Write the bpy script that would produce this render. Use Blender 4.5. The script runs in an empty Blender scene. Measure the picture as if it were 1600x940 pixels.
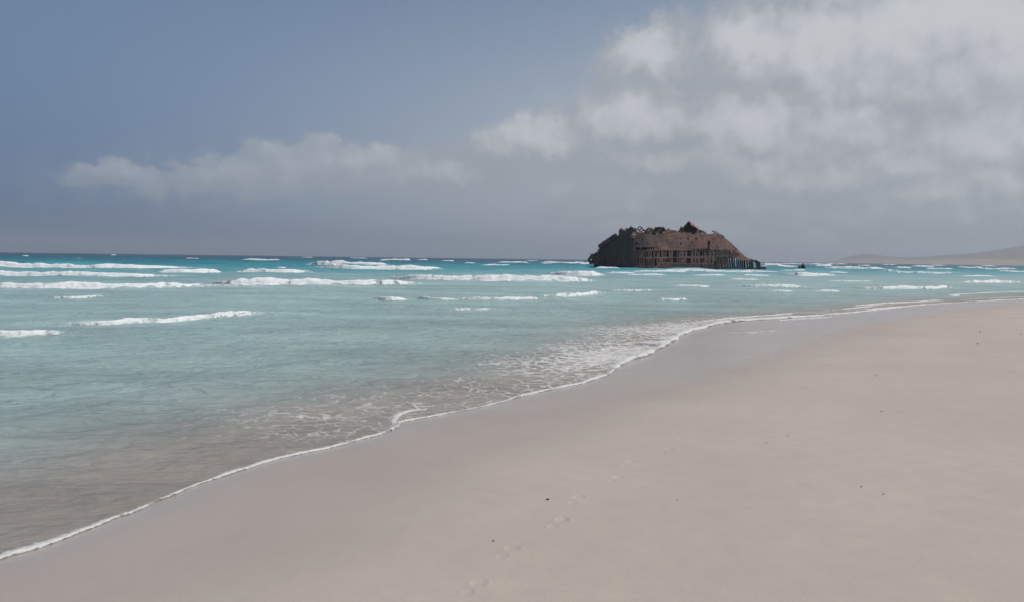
import bpy, bmesh, math, random
import numpy as np
from mathutils import Matrix, Vector

R = math.radians
SC = bpy.context.scene
COL = SC.collection
random.seed(7)

# ------------------------------------------------------------------ camera
F_PX, CX, CY, CAM_H = 1232.0, 800.0, 470.0, 2.0
PITCH, ROLL = 3.05, 0.73
cam_d = bpy.data.cameras.new('camera')
cam = bpy.data.objects.new('camera', cam_d)
COL.objects.link(cam)
cam_d.sensor_width = 36.0
cam_d.lens = 36.0 * F_PX / 1600.0
cam_d.clip_start = 0.1
cam_d.clip_end = 60000
CAM_R = Matrix.Rotation(R(90 - PITCH), 3, 'X') @ Matrix.Rotation(R(ROLL), 3, 'Z')
cam.matrix_world = Matrix.Translation((0, 0, CAM_H)) @ CAM_R.to_4x4()
SC.camera = cam

# ------------------------------------------------------------------ sun, sky
SUN_EL, SUN_AZ = 56.0, 112.0          # azimuth clockwise from +Y (view direction)
sun_dir = Vector((math.sin(R(SUN_AZ)) * math.cos(R(SUN_EL)), math.cos(R(SUN_AZ)) * math.cos(R(SUN_EL)), math.sin(R(SUN_EL))))
sd = bpy.data.lights.new('sun', 'SUN')
sd.energy = 3.0
sd.angle = R(0.6)
sd.color = (1.0, 0.95, 0.88)
sun = bpy.data.objects.new('sun', sd)
COL.objects.link(sun)
sun.rotation_euler = sun_dir.to_track_quat('Z', 'Y').to_euler()

SC.view_settings.view_transform = 'Standard'
SC.view_settings.look = 'None'
SC.view_settings.exposure = 0.04
SC.view_settings.gamma = 1.0
SC.view_settings.use_curve_mapping = False
SC.render.engine = 'CYCLES'
SC.cycles.use_denoising = True
SC.cycles.use_adaptive_sampling = True
SC.cycles.adaptive_threshold = 0.02
SC.cycles.max_bounces = 5
SC.cycles.diffuse_bounces = 2
SC.cycles.glossy_bounces = 2
SC.cycles.transparent_max_bounces = 12
SC.cycles.volume_bounces = 0

NPR = np.array([[CAM_R[i][j] for j in range(3)] for i in range(3)])


def ray(px, py):
    v = NPR @ np.array([(px - CX) / F_PX, -(py - CY) / F_PX, -1.0])
    return v / np.linalg.norm(v)


def on_level(px, py, z=0.0):
    v = ray(px, py)
    t = (z - CAM_H) / v[2]
    return np.array([v[0] * t, v[1] * t, z])


def at_depth(px, py, Y):
    v = ray(px, py)
    t = Y / v[1]
    return np.array([v[0] * t, Y, CAM_H + v[2] * t])


# ---- small node helpers
class NT:
    def __init__(self, tree):
        self.t = tree
        self.n = tree.nodes
        self.l = tree.links

    def node(self, kind, **kw):
        n = self.n.new(kind)
        for k, v in kw.items():
            setattr(n, k, v)
        return n

    def put(self, sock, v):
        if v is None:
            return
        if isinstance(v, bpy.types.NodeSocket):
            self.l.new(v, sock)
        elif isinstance(v, (tuple, list)) and len(v) == 3 and len(sock.default_value) == 4:
            sock.default_value = (*v, 1)
        else:
            sock.default_value = v

    def math(self, op, a, b=None, c=None, clamp=False):
        n = self.node('ShaderNodeMath', operation=op, use_clamp=clamp)
        self.put(n.inputs[0], a)
        self.put(n.inputs[1], b)
        self.put(n.inputs[2], c)
        return n.outputs[0]

    def vmath(self, op, a, b=None):
        n = self.node('ShaderNodeVectorMath', operation=op)
        self.put(n.inputs[0], a)
        self.put(n.inputs[1], b)
        return n.outputs[0]

    def step(self, x, lo, hi, o0=0.0, o1=1.0):
        n = self.node('ShaderNodeMapRange', interpolation_type='SMOOTHSTEP')
        self.put(n.inputs[0], x)
        self.put(n.inputs[1], lo)
        self.put(n.inputs[2], hi)
        self.put(n.inputs[3], o0)
        self.put(n.inputs[4], o1)
        return n.outputs[0]

    def mix(self, f, a, b, mode='MIX'):
        n = self.node('ShaderNodeMix', data_type='RGBA', blend_type=mode)
        self.put(n.inputs[0], f)
        self.put(n.inputs[6], a)
        self.put(n.inputs[7], b)
        return n.outputs[2]

    def noise(self, vec, scale, detail=4.0, rough=0.55, dist=0.0, color=False):
        n = self.node('ShaderNodeTexNoise')
        self.put(n.inputs['Vector'], vec)
        self.put(n.inputs['Scale'], scale)
        self.put(n.inputs['Detail'], detail)
        self.put(n.inputs['Roughness'], rough)
        self.put(n.inputs['Distortion'], dist)
        return n.outputs['Color' if color else 'Fac']

    def scaled(self, vec, s):
        n = self.node('ShaderNodeMapping')
        self.put(n.inputs['Vector'], vec)
        n.inputs['Scale'].default_value = s
        return n.outputs[0]

    def attr(self, name, out='Fac'):
        n = self.node('ShaderNodeAttribute', attribute_name=name)
        return n.outputs[out]

    def bump(self, h, strength, dist, normal=None):
        n = self.node('ShaderNodeBump')
        self.put(n.inputs['Strength'], strength)
        self.put(n.inputs['Distance'], dist)
        self.put(n.inputs['Height'], h)
        self.put(n.inputs['Normal'], normal)
        return n.outputs[0]


# ---- world: clear sky, thin haze veil, soft cumulus bank
world = bpy.data.worlds.new('World')
SC.world = world
world.use_nodes = True
world.cycles.sampling_method = 'NONE'
wt = NT(world.node_tree)
wt.n.clear()
sky = wt.node('ShaderNodeTexSky', sky_type='NISHITA', sun_disc=False)
sky.sun_elevation = R(SUN_EL)
sky.sun_rotation = R(SUN_AZ)
sky.altitude = 0
sky.air_density = 1.0
sky.dust_density = 2.0
sky.ozone_density = 1.5
wdir = wt.node('ShaderNodeTexCoord').outputs['Generated']
wdir = wt.vmath('NORMALIZE', wdir)
sep = wt.node('ShaderNodeSeparateXYZ')
wt.put(sep.inputs[0], wdir)
DEG = 180 / math.pi
az0 = wt.math('MULTIPLY', wt.math('ARCTAN2', sep.outputs[0], sep.outputs[1]), DEG)
el0 = wt.math('MULTIPLY', wt.math('ARCSINE', sep.outputs[2]), DEG)
cel = wt.node('ShaderNodeCombineXYZ')
wt.put(cel.inputs[0], az0)
wt.put(cel.inputs[1], el0)


def noise2(vec, scale, detail, rough, color=False):
    n = wt.node('ShaderNodeTexNoise', noise_dimensions='2D')
    wt.put(n.inputs['Vector'], vec)
    n.inputs['Scale'].default_value = scale
    n.inputs['Detail'].default_value = detail
    n.inputs['Roughness'].default_value = rough
    return n.outputs['Color' if color else 'Fac']


warp = wt.vmath('SUBTRACT', noise2(cel.outputs[0], .22, 4.0, 0.62, True), (.5, .5, .5))
wp = wt.node('ShaderNodeVectorMath', operation='MULTIPLY_ADD')
wt.put(wp.inputs[0], warp)
wp.inputs[1].default_value = (3.6, 2.6, 0)
wt.put(wp.inputs[2], cel.outputs[0])
warp_b = wt.vmath('SUBTRACT', noise2(cel.outputs[0], .75, 4.0, 0.6, True), (.5, .5, .5))
wp2 = wt.node('ShaderNodeVectorMath', operation='MULTIPLY_ADD')
wt.put(wp2.inputs[0], warp_b)
wp2.inputs[1].default_value = (2.0, 1.7, 0)
wt.put(wp2.inputs[2], wp.outputs[0])
fine = noise2(cel.outputs[0], .45, 4.0, 0.6)
fine_s = noise2(wt.vmath('ADD', cel.outputs[0], (0.5, 0.8, 0)), .45, 2.0, 0.6)

# px centre, px radii, density: bright heads of cumulus
CLOUDS = [(1010, 96, 50, 38, 1.2), (1000, 140, 50, 34, .55), (1175, 90, 58, 46, 1.2), (1275, 88, 70, 48, 1.2), (1400, 70, 85, 56, 1.2), (1500, 40, 110, 80, 1.2),
          (1620, 80, 120, 110, 1.2), (1340, 130, 110, 46, .85), (1480, 130, 120, 55, .8), (1130, 160, 60, 34, .4),
          (822, 222, 74, 30, 1.1), (985, 196, 78, 32, 1.05), (960, 230, 60, 22, .5), (1160, 205, 70, 36, 1.15), (1300, 218, 90, 36, .95), (1545, 235, 84, 44, 1.0), (1420, 262, 84, 30, .85),
          (1185, 272, 80, 22, .8), (1290, 292, 90, 22, .75), (1030, 262, 90, 22, .65), (690, 280, 56, 20, .8), (1500, 305, 110, 26, .8), (890, 298, 80, 18, .55), (1000, 335, 130, 15, .5), (1350, 345, 150, 16, .55), (1550, 345, 120, 20, .6), (780, 338, 110, 12, .4), (1180, 325, 90, 14, .5),
          (560, 252, 84, 28, .85), (450, 262, 66, 26, .8), (620, 278, 80, 22, .6), (350, 274, 60, 20, .75), (180, 276, 60, 15, .8), (260, 284, 80, 14, .55),
          (1800, 40, 200, 150, 1.2), (1950, 240, 220, 90, .9), (1700, -120, 220, 110, 1.1), (2000, -150, 300, 140, 1.0)]
# milky grey-blue layer the heads sit in
BANK = [(1330, 250, 330, 150, 1.0), (1080, 250, 260, 90, .85), (1560, 200, 260, 220, 1.0), (820, 290, 220, 70, .85), (520, 288, 280, 46, .75), (1180, 150, 130, 60, .5), (200, 292, 170, 26, .35), (1900, 150, 320, 260, 1.0)]
cmb = wp2


def gauss(x, y, rx, ry, s):
    v = ray(x, y)
    ca, ce = math.atan2(v[0], v[1]) * DEG, math.asin(v[2]) * DEG
    k = DEG / F_PX
    n = wt.node('ShaderNodeVectorMath', operation='MULTIPLY_ADD')
    wt.put(n.inputs[0], cmb.outputs[0])
    n.inputs[1].default_value = (1 / (rx * k), 1 / (ry * k), 0)
    n.inputs[2].default_value = (-ca / (rx * k), -ce / (ry * k), math.sqrt(-math.log(s / 1.25) / .8))
    q = wt.node('ShaderNodeVectorMath', operation='DOT_PRODUCT')
    wt.put(q.inputs[0], n.outputs[0])
    wt.put(q.inputs[1], n.outputs[0])
    return n.outputs[0], wt.math('POWER', math.exp(-.8), q.outputs['Value'])


dens, bright, bank = 0.0, 0.0, 0.0
for (x, y, rx, ry, k) in CLOUDS:
    n, g = gauss(x, y, rx * 1.3, ry * 1.3, k)
    dens = wt.math('ADD', dens, g)
    q = wt.node('ShaderNodeVectorMath', operation='DOT_PRODUCT')
    wt.put(q.inputs[0], n)
    q.inputs[1].default_value = (0.08, 0.55, 0)
    bright = wt.math('SMOOTH_MAX', bright, wt.math('MULTIPLY', g, wt.math('ADD', q.outputs['Value'], 1.0)), 0.12)
for c in BANK:
    bank = wt.math('ADD', bank, gauss(*c)[1])
dens = wt.math('MULTIPLY', dens, 1.25)
bright = wt.math('MULTIPLY', bright, 1.25)
# the same kind of broken cumulus carries on round the rest of the sky
wide = wt.noise(wt.scaled(wdir, (1, 1, 2.2)), 3.2, 5.0, 0.58)
away = wt.step(wt.math('ABSOLUTE', az0), 44.0, 70.0)
low_el = wt.step(el0, 50.0, 5.0)
wide = wt.math('MULTIPLY', wt.math('MULTIPLY', wt.step(wide, 0.48, 0.68), away), low_el)
dens = wt.math('MULTIPLY_ADD', wide, 1.0, dens)
bright = wt.math('MULTIPLY_ADD', wide, 0.9, bright)
fc = wt.math('SUBTRACT', fine, 0.5)
dn = wt.math('MULTIPLY', wt.math('MINIMUM', dens, 1.2), wt.math('MULTIPLY_ADD', fc, 0.9, 1.0))
alpha = wt.math('MULTIPLY', wt.step(dn, 0.34, 0.80), wt.step(az0, -34.0, 12.0, 0.46, 0.90))
relief = wt.math('MULTIPLY', wt.math('SUBTRACT', fine, fine_s), 0.7)
lit = wt.step(wt.math('ADD', wt.math('MINIMUM', bright, 1.4), relief), 0.30, 1.35)
ccol = wt.mix(lit, (0.345, 0.370, 0.415), (0.575, 0.588, 0.615))
bank_a = wt.math('MULTIPLY', wt.step(wt.math('ADD', wt.math('MULTIPLY', bank, 1.25), wt.math('MULTIPLY', wt.math('SUBTRACT', fine, 0.5), 0.5)), 0.05, 1.0), 0.85)
bg_sky = wt.node('ShaderNodeBackground')
bg_sky.inputs[1].default_value = 0.086
wt.put(bg_sky.inputs[0], sky.outputs[0])
# dusty veil low over the sea: blue-grey out to sea, paler and warmer over the land
veil_c = wt.mix(wt.step(az0, -40.0, 30.0), (0.072, 0.145, 0.305), (0.60, 0.62, 0.65))
bg_veil = wt.node('ShaderNodeBackground')
wt.put(bg_veil.inputs[0], veil_c)
veil_a = wt.math('MAXIMUM', wt.step(el0, 22.0, 0.5, 0.12, 0.92), 0.12)
mx1 = wt.node('ShaderNodeMixShader')
wt.put(mx1.inputs[0], veil_a)
wt.l.new(bg_sky.outputs[0], mx1.inputs[1])
wt.l.new(bg_veil.outputs[0], mx1.inputs[2])
fade_low = wt.step(el0, 0.2, 2.4, 0.3, 1.0)
bg_bk = wt.node('ShaderNodeBackground')
wt.put(bg_bk.inputs[0], wt.mix(wt.step(az0, -30.0, 30.0), (0.24, 0.31, 0.40), (0.475, 0.485, 0.505)))
mxb = wt.node('ShaderNodeMixShader')
wt.put(mxb.inputs[0], wt.math('MULTIPLY', bank_a, fade_low))
wt.l.new(mx1.outputs[0], mxb.inputs[1])
wt.l.new(bg_bk.outputs[0], mxb.inputs[2])
bg_cl = wt.node('ShaderNodeBackground')
wt.put(bg_cl.inputs[0], ccol)
mx2 = wt.node('ShaderNodeMixShader')
wt.put(mx2.inputs[0], wt.math('MULTIPLY', alpha, fade_low))
wt.l.new(mxb.outputs[0], mx2.inputs[1])
wt.l.new(bg_cl.outputs[0], mx2.inputs[2])
wo = wt.node('ShaderNodeOutputWorld')
wt.l.new(mx2.outputs[0], wo.inputs[0])


# ------------------------------------------------------------------ numpy tools
def _hash(ix, iy, iz, seed):
    h = (ix.astype(np.int64) * 374761393 + iy.astype(np.int64) * 668265263 + iz.astype(np.int64) * 2147483647 + seed * 974711) & 0xFFFFFFFF
    h = ((h ^ (h >> 13)) * 1274126177) & 0xFFFFFFFF
    return ((h ^ (h >> 16)) & 0xFFFF) / 65535.0


def vnoise(x, y, z=None, seed=0):
    if z is None:
        z = np.zeros_like(x)
    ix, iy, iz = np.floor(x), np.floor(y), np.floor(z)
    fx, fy, fz = x - ix, y - iy, z - iz
    fx, fy, fz = [f * f * (3 - 2 * f) for f in (fx, fy, fz)]
    out = 0
    zs = (0, 1) if np.any(fz) else (0,)
    for a in (0, 1):
        for b in (0, 1):
            for c in zs:
                w = (fx if a else 1 - fx) * (fy if b else 1 - fy) * ((fz if c else 1 - fz) if len(zs) == 2 else 1)
                out = out + w * _hash(ix + a, iy + b, iz + c, seed)
    return out


def fbm(x, y, z=None, octaves=4, seed=0, gain=0.5):
    s, a, t = 0, 1.0, 0
    for o in range(octaves):
        s = s + a * vnoise(x, y, z, seed + o * 17)
        t += a
        a *= gain
        x, y = x * 2.03 + 11.3, y * 2.03 - 7.1
        z = None if z is None else z * 2.03 + 3.7
    return s / t


def sstep(x, a, b):
    t = np.clip((x - a) / (b - a), 0, 1)
    return t * t * (3 - 2 * t)


def poly_dist(P, X, Y, attrs=None):
    """signed distance to polyline P (positive on its left), attributes interpolated along it"""
    best = np.full(X.shape, 1e18)
    sgn = np.ones(X.shape)
    out = [np.zeros(X.shape) for _ in (attrs or [])]
    for i in range(len(P) - 1):
        ax, ay = P[i]
        bx, by = P[i + 1]
        ex, ey = bx - ax, by - ay
        L2 = ex * ex + ey * ey
        t = np.clip(((X - ax) * ex + (Y - ay) * ey) / L2, 0, 1)
        qx, qy = X - (ax + t * ex), Y - (ay + t * ey)
        d2 = qx * qx + qy * qy
        m = d2 < best
        best = np.where(m, d2, best)
        sgn = np.where(m, np.where(ex * (Y - ay) - ey * (X - ax) >= 0, 1.0, -1.0), sgn)
        for k, A in enumerate(attrs or []):
            out[k] = np.where(m, A[i] + t * (A[i + 1] - A[i]), out[k])
    return np.sqrt(best) * sgn, out


def smooth_poly(P, it=2):
    P = np.array(P, float)
    for _ in range(it):
        Q = [P[0]]
        for i in range(len(P) - 1):
            Q += [P[i] * .75 + P[i + 1] * .25, P[i] * .25 + P[i + 1] * .75]
        Q.append(P[-1])
        P = np.array(Q)
    return P


def mesh_np(name, V, Q, smooth=True):
    me = bpy.data.meshes.new(name)
    V = np.ascontiguousarray(V, dtype=np.float32)
    Q = np.ascontiguousarray(Q, dtype=np.int32)
    n, k = Q.shape
    me.vertices.add(len(V))
    me.vertices.foreach_set('co', V.ravel())
    me.loops.add(n * k)
    me.loops.foreach_set('vertex_index', Q.ravel())
    me.polygons.add(n)
    me.polygons.foreach_set('loop_start', np.arange(0, n * k, k, dtype=np.int32))
    me.polygons.foreach_set('loop_total', np.full(n, k, dtype=np.int32))
    me.polygons.foreach_set('use_smooth', np.full(n, smooth, dtype=bool))
    me.update(calc_edges=True)
    me.validate()
    return me


def set_attr(me, name, arr, kind='FLOAT'):
    a = me.attributes.new(name, kind, 'POINT')
    if kind == 'FLOAT':
        a.data.foreach_set('value', np.ascontiguousarray(arr, dtype=np.float32).ravel())
    else:
        rgba = np.ones((len(arr), 4), np.float32)
        rgba[:, :3] = arr
        a.data.foreach_set('color', rgba.ravel())


def compact(V, Q, attrs):
    used = np.zeros(len(V), bool)
    used[Q.ravel()] = True
    idx = np.cumsum(used) - 1
    return V[used], idx[Q], [a[used] for a in attrs]


def link(name, me, mat=None, parent=None, loc=(0, 0, 0)):
    o = bpy.data.objects.new(name, me)
    if mat is not None and me is not None and not me.materials:
        me.materials.append(mat)
    COL.objects.link(o)
    o.location = loc
    if parent is not None:
        o.parent = parent
    return o


def tag(o, label=None, cat=None, group=None, kind=None):
    for k, v in (('label', label), ('category', cat), ('group', group), ('kind', kind)):
        if v:
            o[k] = v
    return o


def new_mat(name):
    m = bpy.data.materials.new(name)
    m.use_nodes = True
    t = NT(m.node_tree)
    t.n.clear()
    out = t.node('ShaderNodeOutputMaterial')
    return m, t, out


def principled(t, out, base, rough, normal=None, spec=0.4):
    b = t.node('ShaderNodeBsdfPrincipled')
    t.put(b.inputs['Base Color'], base)
    t.put(b.inputs['Roughness'], rough)
    t.put(b.inputs['Specular IOR Level'], spec)
    t.put(b.inputs['Normal'], normal)
    if out is not None:
        t.l.new(b.outputs[0], out.inputs[0])
    return b


# ------------------------------------------------------------------ shape of the shore
SHORE_PX = [(0, 873, .07, .10), (60, 858, .07, .1), (130, 829, .06, .12), (180, 808, .07, .12), (212, 799, .08, .13), (290, 763, .07, .16),
            (350, 743, .06, .2), (410, 722, .06, .28), (450, 711, .06, .38), (520, 698, .06, .45), (560, 685, .07, .48), (600, 676, .08, .5), (618, 668, .09, .5),
            (617, 660, .12, .5), (640, 655, .07, .5), (690, 647, .08, .5), (740, 638, .09, .5), (800, 621, .09, .52), (860, 609, .10, .58), (905, 600, .12, .68),
            (935, 590, .12, .8), (952, 581, .15, .85), (966, 571, .22, .9), (1000, 556, .35, .92), (1035, 541, .45, .92), (1062, 524, .5, .9), (1098, 511, .5, .86), (1140, 503, .5, .76),
            (1200, 499, .5, .66), (1270, 494, .45, .6), (1342, 488, .5, .7), (1400, 481, .5, .6), (1447, 476, .3, .36), (1500, 472.5, .2, .22), (1560, 469.5, .2, .22), (1605, 467, .2, .2)]
S_PTS = [on_level(x, y)[:2] for x, y, _, _ in SHORE_PX]
S_PTS = [np.array(p) for p in [(-9000, -14000), (-1500, -2300), (-200, -300), (-40, -58), (-13, -16), (-6.4, -3.5), (-4.6, 1.2)]] + S_PTS + \
        [np.array(p) for p in [(48, 58), (90, 78), (200, 120), (480, 300), (1000, 800), (1700, 1700), (2500, 3000), (9000, 9000)]]
S_BEAD = [.06] * 7 + [a for _, _, a, _ in SHORE_PX] + [.2] * 8
S_LACE = [.1] * 7 + [a * (.78 if a > .6 else .88) for _, _, _, a in SHORE_PX] + [.25] * 8
SH = smooth_poly(np.column_stack([np.array(S_PTS), S_BEAD, S_LACE]), 1)
SHORE, SH_BEAD, SH_LACE = SH[:, :2], SH[:, 2], SH[:, 3]
SHORE_COARSE = np.array([S_PTS[i] for i in (0, 1, 2, 3, 4, 5, 6, 7, 15, 22, 29, 34, 38, 42, 43, 44, 45, 46, 47, 48, 49, 50)])


def shore(X, Y):
    """distance seaward of the swash edge"""
    d, bead, lace = np.empty(X.shape), np.full(X.shape, .2), np.full(X.shape, .2)
    m = (X > -9) & (X < 42) & (Y > -1) & (Y < 62)
    if m.any():
        d[m], (bead[m], lace[m]) = poly_dist(SHORE, X[m], Y[m], [SH_BEAD, SH_LACE])
    if not m.all():
        d[~m] = poly_dist(SHORE_COARSE, X[~m], Y[~m])[0]
    return d, bead, lace


def bed_depth(d):
    return np.interp(d, [0, 2, 5, 9, 15, 30, 60, 100, 160, 300, 800, 3000], [0, .05, .2, .42, .62, .95, 1.5, 2.2, 3.2, 5, 6, 6])


def sand_z(X, Y, d):
    land = 0.95 * (1 - np.exp(-np.maximum(-d, 0) / 11.0))
    z = np.where(d < 0, land, -bed_depth(np.maximum(d, 0)))
    und = (fbm(X * .35 + 5, Y * .35, octaves=3, seed=3) - .5) * .05 * sstep(-d, .8, 5)
    return z + und


def pt_on_sand(px, py):
    z = 0.2
    for _ in range(8):
        p = on_level(px, py, z)
        X, Y = np.array([p[0]]), np.array([p[1]])
        z = float(sand_z(X, Y, shore(X, Y)[0])[0])
    return on_level(px, py, z)


def polar(azs, rs):
    A, Rr = np.meshgrid(azs, rs, indexing='ij')
    X, Y = (np.sin(A) * Rr).ravel(), (np.cos(A) * Rr).ravel()
    na, nr = len(azs), len(rs)
    i, j = np.meshgrid(np.arange(na - 1), np.arange(nr - 1), indexing='ij')
    a = (i * nr + j).ravel()
    return X, Y, np.column_stack([a, a + 1, a + nr + 1, a + nr])


def radii(spec):
    out = [spec[0]]
    for end, mode, step in spec[1]:
        while out[-1] < end:
            out.append(out[-1] + step if mode == 'add' else out[-1] * (1 + step))
    return np.array(out)


fine_az = np.arange(-41, 41.01, 0.12)
full_az = np.radians(np.concatenate([np.arange(-180, -41, 4.0), fine_az, np.arange(44, 180.1, 4.0)]))

# ---- footprints pressed into the sand along the walker's line
FEET_PX = [(720, 921), (741, 915), (795, 861), (872, 816), (902, 779), (962, 747), (982, 723), (1042, 703), (1062, 688), (1112, 671), (1150, 662), (1197, 646), (1226, 628),
           (1254, 624), (1281, 608), (1304, 593), (1338, 577), (1356, 569), (1392, 559), (1420, 550)]
FEET = [pt_on_sand(x, y)[:2] for x, y in FEET_PX[1:]]


def footprint_dz(X, Y):
    dz = np.zeros_like(X)
    for i, p in enumerate(FEET):
        q = FEET[min(i + 1, len(FEET) - 1)] - FEET[max(i - 1, 0)]
        q = q / np.linalg.norm(q)
        side = 1 if i % 2 else -1
        rx, ry = X - p[0], Y - p[1]
        m = (rx * rx + ry * ry) < .09
        if not m.any():
            continue
        u = rx[m] * q[0] + ry[m] * q[1]
        v = (-rx[m] * q[1] + ry[m] * q[0]) * side
        w = .85 + .3 * ((i * 7) % 5) / 5

        def pit(cu, cv, ru, rv):
            r = np.sqrt(((u - cu) / ru) ** 2 + ((v - cv) / rv) ** 2)
            return -sstep(-r, -1.1, -.55) + .45 * np.exp(-((r - 1.25) / .22) ** 2)
        z = .008 * pit(-.085, 0, .045, .035) + .011 * pit(.055, .004, .052, .047)
        for k in range(5):
            z += .006 * pit(.128 - .012 * k, -.035 + .018 * k, .014, .010)
        dz[m] += z * w * .45
    return dz


# ------------------------------------------------------------------ beach
import time
_T0 = time.time()
print('beach')
X, Y, Q = polar(full_az, radii((0.4, [(2.2, 'mul', .12), (7.5, 'add', .02), (30, 'mul', .007), (12000, 'mul', .035)])))
d, _, _ = shore(X, Y)
rr = np.hypot(X, Y)
Z = sand_z(X, Y, d) + footprint_dz(X, Y)
near = np.clip(1 - rr / 40, 0, 1)
Z += (fbm(X * 3, Y * 3, octaves=3, seed=9) - .5) * .010 * near * sstep(-d, .3, 2.5)
WET_PX = [(-80, 1060), (150, 1000), (330, 930), (480, 860), (640, 785), (730, 742), (870, 694), (1000, 642), (1120, 609), (1200, 585), (1240, 568), (1285, 546), (1360, 522), (1480, 492), (1605, 473)]
WETP = smooth_poly([(-200, -285), (-5, -4), (-3.6, 1)] + [tuple(pt_on_sand(x, y)[:2]) for x, y in WET_PX] + [(60, 61), (210, 118)], 2)
dwet, _ = poly_dist(WETP, X, Y)
wig = (fbm(X * .7, Y * .7, octaves=4, seed=21) - .5)
fz = .30 + .12 * np.clip(rr / 10, 0, 2)
wet = sstep(dwet + wig * (.5 + .03 * rr), -fz * 2.2, fz * 2.2)
wet2 = sstep(d + wig * .3, -.03 * rr - .5, 0.0)
# thin sheet of backwash lying between the far foam line and the damp edge
sheet = sstep(dwet + wig * .5, .3, 1.2) * sstep(Y, 9, 15)
keep = (d[Q].min(axis=1) < 45)
V = np.column_stack([X, Y, Z])
V, Q2, (wet, wet2, sheet) = compact(V, Q[keep], [wet, wet2, sheet])
me = mesh_np('beach', V, Q2[:, ::-1])
set_attr(me, 'wet', wet)
set_attr(me, 'film', np.maximum(wet2, sheet))
m, t, out = new_mat('sand')
pos = t.node('ShaderNodeNewGeometry').outputs['Position']
n1 = t.noise(pos, .45, 5, .6)
n2 = t.noise(pos, 6, 5, .6)
n3 = t.noise(pos, 220, 3, .7)
dry = t.mix(t.step(n1, .3, .7), (0.418, 0.358, 0.311), (0.454, 0.391, 0.340))
dry = t.mix(t.math('MULTIPLY', t.step(n2, .35, .75), .35), dry, (0.372, 0.32, 0.288))
grain = t.step(n3, .35, .65, .90, 1.08)
dry = t.mix(1.0, dry, grain, 'MULTIPLY')
wcol = t.mix(t.step(n1, .35, .65), (0.350, 0.306, 0.271), (0.376, 0.329, 0.293))
wetf = t.attr('wet')
film = t.attr('film')
base = t.mix(wetf, dry, wcol)
rough = t.math('SUBTRACT', t.math('MULTIPLY_ADD', wetf, -.42, .92), t.math('MULTIPLY', film, .28))
lines = t.noise(t.scaled(pos, (.8, .8, .8)), 3.0, 6, .6)
h = t.math('ADD', t.math('MULTIPLY', t.noise(pos, 60, 4, .6), .25), lines)
bmp = t.bump(h, t.math('MULTIPLY_ADD', film, -.22, .3), .02)
bmp = t.bump(n3, t.math('MULTIPLY_ADD', wetf, -.2, .28), .003, bmp)
principled(t, out, base, rough, bmp, t.math('MULTIPLY_ADD', film, .18, t.math('MULTIPLY_ADD', wetf, .10, .12)))
tag(link('beach', me, m), kind='structure', label='smooth pale sand beach with damp strip by the water')

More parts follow.
